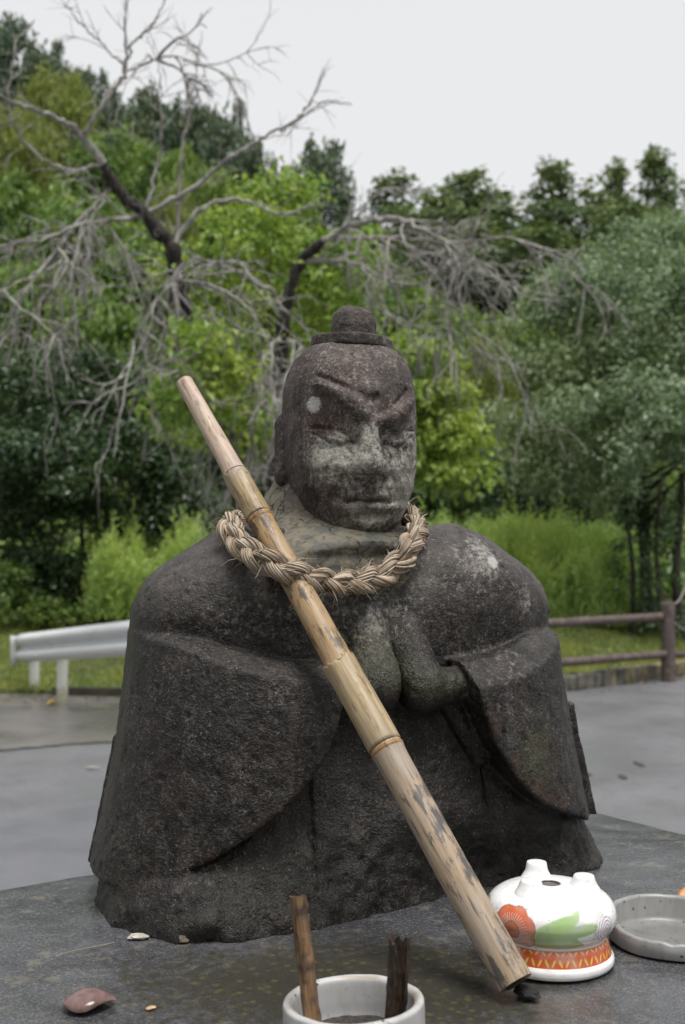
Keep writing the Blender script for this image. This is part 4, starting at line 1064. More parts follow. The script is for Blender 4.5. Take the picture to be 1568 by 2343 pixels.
def clumped(rng, blobs, n_cl, per, cr, L_, W_, up=.7, droop=0., shell=.55, flat=.6):
    """leaf clumps through the volume of ellipsoids (centre, radii), denser towards their skins"""
    vol = np.array([b[1][0] * b[1][1] * b[1][2] for b in blobs]) ** (2 / 3); pick = rng.choice(len(blobs), n_cl, p=vol / vol.sum())
    cen = np.array([b[0] for b in blobs])[pick]; rd = np.array([b[1] for b in blobs])[pick]
    d = rng.normal(size=(n_cl, 3)); d /= np.linalg.norm(d, axis=1)[:, None]; d[:, 2] = np.where(d[:, 2] < -.45, -d[:, 2], d[:, 2])
    q = cen + d * rd * (shell + (1.04 - shell) * rng.random(n_cl) ** .6)[:, None]
    k = rng.poisson(per, n_cl) + 2; idx = np.repeat(np.arange(n_cl), k); n = len(idx)
    o = rng.normal(size=(n, 3)); o /= np.linalg.norm(o, axis=1)[:, None]; sz = cr * rng.uniform(.6, 1.3, n_cl)
    o2 = o * (rng.random(n) ** .45)[:, None] * sz[idx][:, None]; o2[:, 2] *= flat
    return leaves(rng, q[idx] + o2, L_, W_, up, o * .6 + d[idx] * .6, droop)

def trunk_mesh(rng, h, r, lean=(0, 0), limbs=6, spread=1.0, z0=.35, wig=.04):
    mb = MB(); t = np.linspace(0, 1, 9)
    P = np.c_[lean[0] * t + wig * h * np.sin(t * 4 + rng.uniform(0, 6)) * t, lean[1] * t, h * t]
    mb.tube(P, r * (1 - .8 * t) * (1 + .5 * np.exp(-t * 14)), 9)
    for k in range(limbs):
        s = rng.uniform(z0, .92); i = np.array([np.interp(s, t, P[:, a]) for a in range(3)])
        a = rng.uniform(0, 2 * math.pi); l = spread * rng.uniform(.5, 1.0) * (1.15 - s)
        e = np.array([math.cos(a), math.sin(a), rng.uniform(.35, .9)]) * l
        mb.tube(resample(np.array([i, i + e * .5 + np.array([0, 0, -.05 * l]), i + e]), 6), r * (1 - .8 * s) * .6 * np.linspace(1, .25, 6), 6)
    return mb

def tree(name, label, cat, base, rng, h, r, blobs, n_cl, per, cr, L_, W_, mat, bark=M_bark, group=None, rz=0., **k):
    t = thing(name, label, cat, base, (0, 0, rz), group)
    kw = {q: k.pop(q) for q in ('lean', 'limbs', 'spread', 'z0', 'wig') if q in k}
    trunk_mesh(rng, h * .86, r, **kw).build('trunk', bark, t)
    V, F = clumped(rng, blobs, n_cl, per, cr, L_, W_, **k)
    link('crown', mesh_np('crown', V, F, False), mat, t)
    return t

def ground_at(px, d):
    p = U(px, 1240, d); return np.array([p[0], d, float(hill(p[0], d))])
def rel(base, px, py, d): return U(px, py, d) - base
def PXM(d): return d / FPX                        # metres per photo pixel at depth d

# ------------------------------------------------------------------ far trees on the hill and the skyline (a few shapes, copied)
rng = np.random.default_rng(7)
def proto_round(seed, mat, h=8., w=2.6, n_cl=150, per=34, cr=.75, L_=.36, W_=.20, tall=1.0, **k):
    g = np.random.default_rng(seed); bl = [((0, 0, h * .60), (w, w, h * .36 * tall))]
    for _ in range(6):
        a = g.uniform(0, 6.28); bl.append(((w * .62 * math.cos(a), w * .62 * math.sin(a), h * g.uniform(.42, .80)), (w * .52, w * .52, h * .17)))
    return tree('broadleaf_tree', '-', 'tree', (0, 0, -400), g, h * .9, .16, bl, n_cl, per, cr, L_, W_, mat, group='trees on the hillside', limbs=8, spread=w, **k)
def proto_cedar(seed, mat, h=14., w=2.2, round_=.5):
    g = np.random.default_rng(seed); bl = []
    for z in np.linspace(.12, .98, 17):
        rr = w * ((1 - z ** 5) ** .55 if round_ < .6 else 1.25 * (1 - z) ** round_) + .12
        for _ in range(6 if z < .85 else 3):
            a = g.uniform(0, 6.28); q = g.uniform(.25, .80) * rr; bl.append(((q * math.cos(a), q * math.sin(a), h * z + g.normal(0, .22)), (max(.4, rr * .40), max(.4, rr * .40), h * .042)))
    return tree('cedar_tree', '-', 'tree', (0, 0, -400), g, h * 1.12, .20, bl, 900, 16, .46, .30, .15, mat, group='cedars along the skyline', limbs=10, spread=1.2, droop=.25, shell=.3)
protos = {'r1': (proto_round(21, L_mid), 8.), 'r2': (proto_round(22, L_mid, w=3.0), 8.), 'p1': (proto_round(23, L_pale, w=2.3, droop=.8, L_=.42, W_=.10, cr=.95, per=46), 8.),
          'd1': (proto_round(24, L_pine, w=2.5, cr=.6), 8.), 'd2': (proto_round(25, L_pine, w=2.9, cr=.65), 8.), 'y1': (proto_round(26, L_yel, w=2.4), 8.),
          'c1': (proto_cedar(31, L_cedar), 14.), 'c2': (proto_cedar(32, L_cedar, w=2.5, round_=.38), 14.), 'c3': (proto_cedar(33, L_cedar, w=1.75, round_=.72), 14.)}
used = set()
def put(kind, px, py_top, d, wpx, label, hmin=3.0, group=None):
    src, h0 = protos[kind]; b = ground_at(px, d); top = U(px, py_top, d)[2]
    h = max(hmin, top - b[2]); w0 = src.children[0].dimensions
    if kind in used: o = copy_tree(src)
    else: o = src; used.add(kind)
    o.location = (b[0], b[1], top - h); s = h / h0 / (1.04 if kind[0] == 'c' else 1.0)
    sw = (wpx * PXM(d)) / {'r1': 5.6, 'r2': 6.4, 'p1': 5.2, 'd1': 5.4, 'd2': 6.2, 'y1': 5.2, 'c1': 2.5, 'c2': 2.8, 'c3': 2.5}[kind]
    o.scale = (sw, sw, s); o.rotation_euler = (0, 0, float(rng.uniform(0, 6.28))); o['label'] = label
    if group: o['group'] = group
    return o
HG, CG = 'trees on the hillside', 'cedars along the skyline'
for a in (
    ('d2', 10, 22, 78, 210, 'dark tree at the top left corner of the hill skyline'),
    ('d1', 105, 92, 74, 150, 'dark tree on the hill skyline beside the top left corner tree'),
    ('d2', 205, 140, 70, 170, 'dark tree on the hill skyline behind the pale feathery bamboo'),
    ('d1', 320, 190, 66, 170, 'dark tree on the skyline behind the forked bare twigs'),
    ('d2', 425, 205, 62, 170, 'dark tree on the skyline just left of the tall skyline pine'),
    ('d1', 525, 232, 58, 150, 'tall dark pine ending the left hill skyline'),
    ('d2', 575, 300, 54, 130, 'dark pine below the right end of the left hill skyline'),
    ('p1', 135, 138, 56, 190, 'pale yellow-green feathery bamboo high on the left hill'),
    ('p1', 45, 225, 50, 190, 'pale feathery bamboo low on the left hill at the picture edge'),
    ('r2', 230, 300, 50, 230, 'mid green tree below the pale bamboo on the left hill'),
    ('r1', 360, 330, 48, 200, 'mid green tree behind the grey bare branches, below the skyline'),
    ('r2', 480, 380, 44, 230, 'mid green tree behind the middle of the bare tree'),
    ('p1', 385, 400, 42, 130, 'pale green sapling behind the middle of the bare tree'),
    ('r1', 30, 390, 40, 260, 'mid green tree at the left edge halfway up the hill'),
    ('r2', 170, 450, 38, 270, 'broad mid green tree behind the drooping bare branches at left'),
    ('r1', 330, 520, 36, 250, 'mid green tree behind the dark leaning trunk'),
    ('r2', 50, 590, 32, 300, 'wide mid green tree at the left edge above the dark shrubs'),
    ('r1', 215, 640, 30, 260, 'mid green tree just above the dark shrubs at left'),
    ('r2', 620, 470, 40, 240, 'mid green tree behind the yellow-green tree'),
    ('d1', 735, 312, 54, 190, 'dark pine on the skyline above the statue head'),
    ('d1', 655, 370, 56, 130, 'small dark pine on the skyline left of the pine above the head'),
):
    put(*a, group=HG)
for a in (
    ('c2', 895, 378, 58, 170, 'rounded cedar, leftmost of the right-hand skyline row'),
    ('c2', 1075, 372, 60, 200, 'broad rounded cedar, second in the right-hand skyline row'),
    ('c1', 1165, 432, 60, 140, 'low cedar between the two tallest rounded cedars on the skyline'),
    ('c2', 1262, 352, 58, 190, 'tall rounded cedar with gappy top, third peak of the skyline row'),
    ('c1', 1350, 436, 60, 130, 'low cedar left of the narrow pointed skyline cedar'),
    ('c3', 1411, 362, 66, 110, 'narrow pointed cedar on the skyline'),
    ('c3', 1510, 335, 64, 150, 'tall pointed cedar at the right end of the skyline'),
    ('c1', 1590, 395, 62, 140, 'cedar cut by the right picture edge on the skyline'),
    ('c1', 980, 450, 52, 190, 'cedar below the skyline right of the statue head'),
    ('c2', 1110, 500, 48, 220, 'cedar below the skyline behind the bare branch tips'),
    ('c1', 1240, 520, 46, 200, 'dark cedar left of the grey-green tree top'),
    ('c2', 1340, 540, 46, 190, 'dark cedar just behind the grey-green tree top'),
    ('c1', 1450, 460, 50, 180, 'lower cedar in front of the narrow pointed skyline cedar'),
    ('c1', 1550, 490, 50, 170, 'lower cedar at the right edge in front of the tall pointed one'),
    ('c2', 850, 520, 46, 210, 'cedar behind the topknot of the statue'),
):
    put(*a, group=CG)
for a in (
    ('r2', 900, 640, 34, 260, 'mid green tree behind the statue head at right'),
    ('r1', 1060, 690, 32, 230, 'mid green tree behind the drooping twigs right of the head'),
    ('p1', 1130, 740, 27, 130, 'drooping olive willow-like tree right of the bright bush'),
    ('r2', 1210, 720, 33, 240, 'dark green tree behind the left side of the grey-green tree'),
    ('r1', 760, 560, 36, 240, 'mid green tree straight above the topknot'),
    ('r2', 1400, 640, 34, 260, 'tree hidden behind the crown of the grey-green tree'),
    ('r1', 480, 700, 30, 230, 'mid green tree behind the upper end of the bamboo pole'),
):
    put(*a, group=HG)
for k, (o, h0) in protos.items():
    if k not in used:
        for c_ in list(o.children): bpy.data.objects.remove(c_)
        bpy.data.objects.remove(o)
# ------------------------------------------------------------------ nearer trees and shrubs
g = np.random.default_rng(41)
def near(name, label, px_base, d, blobs_px, n_cl, per, cr, L_, W_, mat, tr_h_px, r=.07, cat='tree', group=None, bark=M_bark, depth_r=None, dy=0., **k):
    """blobs_px: (px, py, rx, rz in photo pixels, depth offset)"""
    b = ground_at(px_base, d); q = PXM(d); bl = []
    for bp in blobs_px:
        px, py, rx, rz = bp[:4]; off = bp[4] if len(bp) > 4 else 0.
        c_ = U(px, py, d + off) - b; bl.append((tuple(c_), (rx * q, rx * q * (depth_r or .8), rz * q)))
    h = U(px_base, tr_h_px, d)[2] - b[2]
    return tree(name, label, cat, b, g, max(.5, h), r, bl, n_cl, per, cr, L_, W_, mat, bark, group, **k)

near('oak_tree', 'big grey-green evergreen oak behind the log fence at right', 1480, 17.5,
     [(1420, 760, 220, 190), (1300, 800, 130, 150), (1520, 680, 180, 150, 1.), (1250, 950, 130, 120, -.4), (1400, 960, 190, 160, -.6), (1540, 900, 170, 200), (1200, 1040, 90, 80), (1340, 1090, 150, 90, -.3), (1500, 1110, 150, 130), (1640, 820, 150, 240), (1330, 690, 90, 80), (1480, 590, 130, 90, 1.2)],
     330, 150, .46, .088, .046, L_grey, 700, .10, lean=(-.1, .3), limbs=16, spread=2.2, shell=.72, droop=.35, flat=.62)
# multi-stemmed undergrowth trunks of the oak's neighbours
for k, (px, d, w_, lab) in enumerate(((1440, 17.0, 13, 'thin straight dark sapling, leftmost of the stems under the oak'), (1472, 17.6, 15, 'second thin dark sapling stem under the oak'), (1512, 16.8, 13, 'third dark sapling stem under the oak, right of the pair'), (1555, 17.2, 24, 'thick dark stem at the right edge under the oak'))):
    b = ground_at(px, d); t = thing('sapling', lab, 'tree', b, group='stems under the oak')
    hh = U(px, 1080, d)[2] - b[2]; mb = MB(); tt = np.linspace(0, 1, 7); mb.tube(np.c_[.06 * np.sin(tt * 5 + k), .05 * tt, hh * tt], w_ * PXM(d) / 2 * (1 - .4 * tt), 7); mb.build('trunk', M_bark3, t)
    V, F = clumped(g, [((0, 0, hh * .45), (.28, .28, hh * .42)), ((0, 0, .25), (.35, .3, .3))], 46, 22, .16, .07, .035, droop=.3); link('crown', mesh_np('crown', V, F, False), L_dark, t)
SG = 'dark evergreen shrubs at left'
for a in (
    ('tall dark evergreen shrub at the left edge above the guardrail', 60, 17.0, [(40, 930, 120, 120), (90, 1080, 130, 110, -.6), (20, 1180, 110, 120), (70, 1330, 110, 130)], 330),
    ('dark evergreen shrub with lighter fringe behind the pale weeds at left', 190, 17.6, [(190, 900, 110, 110), (230, 1060, 120, 90, -.4), (170, 1190, 110, 110), (160, 1370, 75, 110)], 300),
    ('dark evergreen shrub between the left weeds and the bamboo pole', 330, 18.5, [(320, 960, 100, 120), (360, 1100, 100, 90), (330, 1220, 90, 80), (420, 1180, 90, 80)], 280),
    ('dark shrub in shade behind the neck of the statue at left', 520, 20.5, [(500, 1120, 100, 110), (600, 1150, 110, 100), (560, 1000, 100, 100)], 240),
    ('dark shrub in shade behind the right shoulder of the statue', 1030, 21.0, [(960, 1150, 110, 100), (1060, 1130, 120, 100), (1010, 1030, 110, 90)], 260),
    ('dark shrub in shade below the oak, behind the weeds', 1230, 21.5, [(1180, 1120, 120, 100), (1300, 1140, 130, 100), (1400, 1160, 110, 90)], 260),
    ('dark shrub in deep shade behind the statue head', 780, 21.5, [(740, 1080, 120, 130), (850, 1100, 120, 120), (790, 960, 120, 90)], 260),
):
    lab, px, d, bl, ncl = a
    near('evergreen_shrub', lab, px, d, bl, int(ncl * .55), 80, .36, .10, .050, L_dark, bl[0][1], .05, 'shrub', SG if px < 700 else 'dark shrubs behind the weeds', limbs=7, spread=1.2, droop=.4, shell=.35)
near('creeper', 'green creeper over the bank at the left edge behind the guardrail', 60, 16.2, [(40, 1400, 90, 60), (130, 1420, 70, 45), (10, 1340, 60, 60)], 130, 34, .16, .06, .045, L_vine, 1380, .02, 'creeper', limbs=3, spread=.4, droop=.5, shell=.4)

# the leafy cherry behind the bare one
near('cherry_tree', 'bright yellow-green leafy cherry tree behind the bare branches', 640, 14.6,
     [(560, 560, 120, 110), (650, 470, 110, 80, .4), (690, 650, 130, 120), (530, 730, 120, 110), (480, 860, 110, 90), (620, 860, 130, 110), (780, 600, 90, 90), (430, 640, 70, 80), (760, 780, 110, 100), (500, 1010, 90, 90), (600, 1020, 90, 80), (400, 910, 50, 70), (450, 800, 60, 60, -4.2), (500, 890, 60, 60, -4.0), (420, 930, 50, 60, -4.2), (560, 980, 60, 60, -3.6)],
     480, 22, .30, .105, .060, L_yel, 520, .07, bark=M_bark3, limbs=18, spread=2.0, shell=.25, droop=.6, up=.5)
near('cherry_tree', 'bright yellow-green leafy bough right of the statue head', 900, 13.2,
     [(960, 830, 80, 70), (990, 930, 100, 80), (1030, 1010, 90, 70), (960, 1080, 80, 70), (1060, 1080, 70, 50), (1090, 1130, 45, 28), (930, 960, 70, 80), (930, 820, 60, 50)],
     190, 26, .22, .100, .060, L_yel, 830, .05, bark=M_bark3, limbs=10, spread=1.0, shell=.2, droop=.7, up=.5)

# ------------------------------------------------------------------ the bare tree
bt_base = ground_at(600, 12.4)
bare = thing('bare_tree', 'leafless grey tree with dark trunk and drooping bare branches behind the statue', 'tree', bt_base)
gb = np.random.default_rng(77)
twigs = MB(); limb_list = []
def limb(pts, r0, r1, mat=M_bark2, name='limb'):
    P = np.array([U(*p) for p in pts]) - bt_base
    P = resample(P, max(12, len(pts) * 6)); P[1:-1] += gb.normal(0, .010, (len(P) - 2, 3))
    R = np.linspace(r0, r1, len(P)) * (1 + .12 * gb.normal(size=len(P)))
    mb = MB(); mb.tube(P, R, 9); mb.build(name, mat, bare); limb_list.append((P, R)); return P
limb([(600, 1330, 12.4), (520, 1010, 12.0), (445, 790, 11.4), (412, 690, 11.1), (402, 620, 11.0), (390, 560, 10.9), (330, 490, 10.8), (262, 425, 10.7), (236, 375, 10.6)], .105, .050, M_bark3, 'trunk')
limb([(610, 1330, 12.4), (640, 1000, 12.2), (645, 800, 12.0), (655, 690, 11.9), (690, 600, 11.8), (740, 550, 11.6)], .100, .045, M_bark3, 'trunk')
for pts, r0, r1 in (
    ([(236, 375, 10.6), (190, 310, 10.5), (130, 270, 10.3), (60, 245, 10.0), (-60, 190, 9.8)], .036, .010),
    ([(740, 550, 11.6), (860, 500, 11.4), (960, 520, 11.2), (1080, 590, 11.0), (1160, 660, 10.9)], .036, .007),
    ([(190, 310, 10.5), (235, 240, 10.4), (272, 190, 10.4), (290, 150, 10.3), (285, 60, 10.2), (297, -30, 10.2)], .024, .007),
    ([(288, 155, 10.3), (310, 95, 10.3), (352, 55, 10.3), (380, -15, 10.3)], .015, .006),
    ([(282, 165, 10.3), (340, 140, 10.2), (400, 128, 10.2), (448, 152, 10.1)], .013, .005),
    ([(285, 150, 10.3), (240, 108, 10.4), (190, 60, 10.4), (140, -5, 10.5)], .012, .005),
    ([(330, 490, 10.8), (362, 380, 10.8), (370, 280, 10.7), (368, 200, 10.7), (362, 120, 10.7)], .018, .004),
    ([(400, 610, 11.0), (408, 460, 11.0), (420, 330, 11.0), (440, 220, 11.0), (462, 70, 11.0)], .020, .003),
    ([(330, 490, 10.8), (440, 430, 10.8), (540, 350, 10.7), (610, 312, 10.7), (690, 262, 10.6), (745, 168, 10.6)], .026, .006),
    ([(640, 298, 10.7), (700, 262, 10.7), (745, 232, 10.7), (805, 240, 10.7)], .012, .005),
    ([(236, 375, 10.6), (150, 390, 10.4), (60, 330, 10.2), (20, 240, 10.1), (40, 100, 10.1), (80, 45, 10.1)], .020, .005),
    ([(330, 490, 10.8), (210, 510, 10.5), (100, 545, 10.2), (-20, 575, 10.0)], .022, .007),
    ([(262, 425, 10.7), (170, 520, 10.5), (90, 620, 10.2), (-20, 680, 10.0)], .020, .006),
    ([(390, 560, 10.9), (470, 470, 11.0), (560, 460, 11.1), (640, 490, 11.2), (720, 470, 11.2)], .026, .008),
    ([(690, 600, 11.8), (800, 600, 11.5), (900, 645, 11.3), (1000, 668, 11.1), (1100, 770, 11.0)], .028, .006),
    ([(740, 550, 11.6), (900, 545, 11.3), (1060, 555, 11.1), (1180, 545, 11.0), (1260, 610, 10.9)], .024, .004),
    ([(650, 760, 12.0), (605, 820, 11.6), (585, 900, 11.3), (575, 1000, 11.1), (560, 1060, 11.0)], .024, .006),
    ([(648, 770, 12.0), (690, 800, 11.7), (650, 870, 11.4), (640, 960, 11.2), (655, 1060, 11.1)], .022, .006),
    ([(655, 690, 11.9), (580, 640, 11.5), (480, 600, 11.2), (430, 600, 11.0), (350, 700, 10.7), (300, 790, 10.5)], .022, .006),
    ([(405, 640, 11.0), (500, 660, 10.7), (580, 720, 10.5), (620, 810, 10.4)], .018, .005),
    ([(765, 540, 11.5), (830, 470, 11.4), (900, 430, 11.3), (1000, 440, 11.2)], .016, .004),
):
    limb(pts, r0, r1)
def droop_twig(p, d, L_, r, lvl, grav):
    n_ = 9; st = L_ / (n_ - 1); P = [p]; d = d / np.linalg.norm(d)
    for i in range(n_ - 1):
        d = d + np.array([0, 0, -grav * (.4 + i / n_)]) * .22 + gb.normal(0, .16 if grav else .07, 3); d /= np.linalg.norm(d); P.append(P[-1] + d * st)
    P = np.array(P); twigs.tube(P, np.linspace(r, r * .35, n_), 5 if lvl == 0 else 4, cap=False)
    if lvl < 2:
        for _ in range(gb.integers(4, 7) if lvl == 0 else gb.integers(2, 5)):
            i = gb.integers(2, n_ - 1); q = P[i + 1 if i + 1 < n_ else i] - P[i - 1]; q /= np.linalg.norm(q)
            droop_twig(P[i], q + gb.normal(0, .75, 3), L_ * gb.uniform(.35, .65), r * .6, lvl + 1, grav)
for (P, R) in limb_list[2:]:
    up_ = P[:, 2].mean() + bt_base[2]; n_ = int(np.linalg.norm(np.diff(P, axis=0), axis=1).sum() * (7.5 if P[:, 0].mean() + bt_base[0] < -1.2 else 5.5))
    rise = P[-1, 2] - P[0, 2] > .25 * np.linalg.norm((P[-1] - P[0])[:2])
    for _ in range(n_ if not rise else int(n_ * .7)):
        i = gb.integers(2, len(P) - 1); tdir = P[i] - P[i - 1]; tdir /= np.linalg.norm(tdir)
        if rise: droop_twig(P[i], tdir + gb.normal(0, .6, 3), gb.uniform(.25, .6), .0055, 1, .0)
        else: droop_twig(P[i], tdir * .9 + gb.normal(0, .7, 3) * np.array([1, 1, .6]) + np.array([0, 0, -.3]), gb.uniform(.5, 1.3), gb.uniform(.008, .016), 0, gb.choice([.15, .6, 1.2]))
tag(twigs.build('twigs', M_bark2, bare), kind='stuff')
# a few last yellow leaves
V, F = leaves(gb, np.concatenate([P[gb.integers(3, len(P), 4)] + gb.normal(0, .12, (4, 3)) for P, R in limb_list if P[:, 2].mean() + bt_base[2] < 4.6]), .10, .06, .4, None, .6)
tag(link('last_leaves', mesh_np('last_leaves', V, F, False), L_yel, bare), kind='stuff')

# ------------------------------------------------------------------ weeds, grass
def weeds(name, label, regions, seed):
    w = np.random.default_rng(seed); Vs, Fs, n0 = [], [], 0; stalk = MB()
    for (pxa, pxb, da, db, n_, hlo, hhi) in regions:
        d = w.uniform(da, db, n_); px = np.where(w.random(n_) < .8, w.uniform(pxa, pxb, n_), w.normal((pxa + pxb) / 2, (pxb - pxa) * .42, n_)); q_ = ((px < 190) | (px > 1475)); px[q_] = w.uniform(pxa, pxb, q_.sum())
        x = (px - CXP) / FPX * d; z = hill(x, d); h = w.uniform(hlo, hhi, n_) * (.80 + .45 * fbm(np.c_[px * .02, d, 0 * d], 1.0, 3, seed)) * np.where(w.random(n_) < .06, 1.3, 1) * np.interp(px, [190, 260, 1360, 1475], [.75, 1, 1, .6])
        k = 26; t = np.linspace(.12, 1, k)
        P = np.stack([np.repeat(x, k), np.repeat(d, k), np.repeat(z, k)], 1)
        tt = np.tile(t, n_); hh = np.repeat(h, k); a = w.uniform(0, 6.28, n_ * k); rr = .10 * (1.15 - tt) ** .7 * w.uniform(.1, 1, n_ * k)
        P = P + np.stack([rr * np.cos(a), rr * np.sin(a), hh * tt], 1)
        V, F = leaves(w, P, .11, .024, .25, np.stack([np.cos(a), np.sin(a), .2 + 0 * a], 1), -1.1); Vs.append(V); Fs.append(F + n0); n0 += len(V)
    o = link(name, mesh_np(name, np.concatenate(Vs), np.concatenate(Fs), False), L_weed); return tag(o, label, 'weeds', kind='stuff')
weeds('tall_weeds', 'tall bright green weeds growing in the field behind the road', [(205, 700, 16.2, 19.5, 3000, .95, 1.40), (700, 1010, 18, 22, 700, .9, 1.4), (1000, 1440, 17.0, 21.0, 3000, 1.0, 1.45)], 3)
def grass(name, label, xr, yr, n_, h_, seed, mat=None, keep=None):
    w = np.random.default_rng(seed); x = w.uniform(*xr, n_); y = w.uniform(*yr, n_)
    if keep is not None: q = keep(x, y); x, y = x[q], y[q]
    z = hill(x, y); q = z > .02; x, y, z = x[q], y[q], z[q]
    q = fbm(np.c_[x, y, 0 * x], 1.1, 2, seed) > w.uniform(-.9, .15, len(x)); x, y, z = x[q], y[q], z[q]
    V, F = leaves(w, np.c_[x, y, z], h_, h_ * .22, .05, None, -.9, .05)
    o = link(name, mesh_np(name, V, F, False), mat or L_grass); return tag(o, label, 'grass', kind='stuff')
grass('verge_grass', 'short green grass on the verge behind the guardrail', (-7.5, 1.0), (12.6, 17.0), 80000, .075, 5)
grass('bank_grass', 'short green grass on the bank behind the log fence', (1.5, 7.0), (13.0, 18.5), 80000, .075, 6)
# leafy undergrowth over the hill floor
w = np.random.default_rng(9); n_ = 90000; y = 21 + 60 * w.random(n_) ** 1.6; x = w.uniform(-1.0, .9, n_) * y
V, F = leaves(w, np.c_[x, y, hill(x, y) + w.uniform(.05, .7, n_) * (y / 30)], .24, .13, .8); tag(link('undergrowth', mesh_np('undergrowth', V, F, False), L_mid), 'dark leafy undergrowth covering the hill floor', 'undergrowth', kind='stuff')

# ------------------------------------------------------------------ guardrail at left
m = NT('white painted steel'); co = m.coord('Object'); n1 = m.noise(co, 4, 4, .65)
c = m.mix(m.mr(n1, .5, .8, 0, .5), (.60, .62, .64), (.40, .40, .34)); M_rail = m.done(m.bsdf(c, .42, None, .5, .0))
m = NT('stained white post'); co = m.coord('Object'); sx = m.n('ShaderNodeSeparateXYZ'); m.l(co, sx.inputs[0]); n1 = m.noise(co, 9, 4, .7)
c = m.mix(m.mr(m.math('ADD', n1, m.mr(sx.outputs[2], 0, .35, .28, -.12)), .55, .8, 0, .8), (.62, .62, .58), (.30, .28, .15)); M_post = m.done(m.bsdf(c, .6))
gA = U(30, 1240, 13.6)[:2]; gB = U(297, 1240, 10.8)[:2]; gdir = (gB - gA) / np.linalg.norm(gB - gA); gN = np.array([gdir[1], -gdir[0]])
if gN[1] > 0: gN = -gN
rail = thing('guardrail', 'white corrugated steel guardrail on two posts beside the road at left', 'guardrail', (*gA, 0))
zc = 0.50
prof_w = resample(np.array([(.000, .175, 0), (.012, .168, 0), (.060, .135, 0), (.075, .095, 0), (.060, .055, 0), (.012, .020, 0), (.006, 0, 0), (.012, -.020, 0), (.060, -.055, 0), (.075, -.095, 0), (.060, -.135, 0), (.012, -.168, 0), (.000, -.175, 0)]), 60)[:, :2]
LG = 5.2; ts = np.linspace(.30, LG, 24)
zb = lambda t: .448 + .36 * t / np.linalg.norm(gB - gA)
V = np.array([[(gdir[0] * t + gN[0] * o_, gdir[1] * t + gN[1] * o_, zb(t) + h_) for o_, h_ in prof_w * [1, .92]] for t in ts]).reshape(-1, 3); k = len(prof_w)
I = np.arange(len(V)).reshape(len(ts), k); F = np.stack([I[:-1, :-1], I[1:, :-1], I[1:, 1:], I[:-1, 1:]], -1).reshape(-1, 4)
o = link('beam', mesh_np('beam', V, F), M_rail, rail); md = o.modifiers.new('thick', 'SOLIDIFY'); md.thickness = .004
mb = MB()                                                    # rounded end piece
th = np.linspace(-.9, 1.15, 12); pe = [(gdir * (.30 - .26 * math.sin(max(0, a)) - .02 * (a > 0)) + gN * (.07 * math.cos(a))) for a in th]
V = np.array([[(p[0], p[1], zb(0) + h_) for h_ in (-.172, -.06, .06, .172)] for p in pe]).reshape(-1, 3); I = np.arange(len(V)).reshape(len(pe), 4)
o = link('end_piece', mesh_np('end_piece', V, np.stack([I[:-1, :-1], I[1:, :-1], I[1:, 1:], I[:-1, 1:]], -1).reshape(-1, 4)), M_rail, rail); md = o.modifiers.new('thick', 'SOLIDIFY'); md.thickness = .004
for t in (.62, 1.50, 4.3):
    p = gdir * t - gN * .055; mb = MB(); mb.tube(np.array([[p[0], p[1], -.15], [p[0], p[1], zb(t) + .06]]), .058, 16); mb.build('post', M_post, rail)
    q = gdir * t; mb = MB(); mb.box((q[0] - gN[0] * .006, q[1] - gN[1] * .006, zb(t)), (.08, .03, .14), math.atan2(gdir[1], gdir[0])); mb.build('bracket', M_rail, rail)
for t in (1.02, 1.10):
    for h_ in (.098, -.098):
        q = gdir * t + gN * .076; mb = MB(); mb.tube(np.array([[q[0], q[1], zb(t) + h_], [q[0] + gN[0] * .012, q[1] + gN[1] * .012, zb(t) + h_]]), .012, 8); mb.build('bolt', M_rail, rail)
# mossy kerb under it
M_kerb = plain('dark mossy concrete', (.045, .045, .030), .9, .6, 5, .6)
mb = MB(); kp = np.array([U(125, 1240, 12.93)[:2], U(300, 1240, 12.82)[:2], U(560, 1240, 12.75)[:2]])
for a_, b_ in zip(kp[:-1], kp[1:]):
    c_ = (a_ + b_) / 2; l_ = np.linalg.norm(b_ - a_); mb.box((c_[0], c_[1], .01), (l_ - .006, .14, .17), math.atan2(*(b_ - a_)[::-1]))
tag(mb.build('kerb', M_kerb, None, False), 'low dark mossy kerb behind the guardrail posts', 'kerb')

# ------------------------------------------------------------------ log fence at right
M_log = (lambda m: m.done(m.bsdf(m.mix(m.mr(m.noise(m.coord('Object', (1, 1, 1)), 14, 4, .7), .35, .68), (.060, .045, .040), (.150, .120, .112)), .75, m.bump(m.noise(m.coord('Object'), 40, 3), .4, .006), .3)))(NT('brown weathered log'))
fB = ground_at(1527, 14.2); fB[2] = 0
fence = thing('log_fence', 'brown two-rail log fence with thick post at the right', 'fence', fB)
hT = U(1527, 1378, 14.2)[2]
def post(px, d, zt, w_=.088):
    p = U(px, 1240, d) - fB; mb = MB(); zz_ = np.array([-.15, .05, zt * .5, zt - .02, zt - .004, zt]); mb.tube(np.c_[np.full(6, p[0]), np.full(6, p[1]), zz_], w_ * np.array([1.02, 1, .98, .97, .93, .80]), 18); mb.build('post', M_log, fence)
post(1527, 14.2, hT); post(1130, 12.7, hT)
for (pa, pb, w_) in (((1250, 1427, 13.15), (1512, 1411, 14.18), .052), ((1250, 1519, 13.15), (1527, 1496, 14.18), .050)):
    a_, b_ = U(*pa) - fB, U(*pb) - fB; a_ = a_ + (a_ - b_) * .42
    P = resample(np.array([a_, (a_ * .6 + b_ * .4) + np.array([0, 0, .004]), b_]), 14); mb = MB(); mb.tube(P, w_ * (1 + .03 * np.sin(np.arange(14))), 14); mb.build('rail', M_log, fence)
a_, b_ = U(1530, 1497, 14.25) - fB, U(1720, 1496, 14.6) - fB; mb = MB(); mb.tube(np.array([a_, b_]), .042, 12); mb.build('rail', M_log, fence)
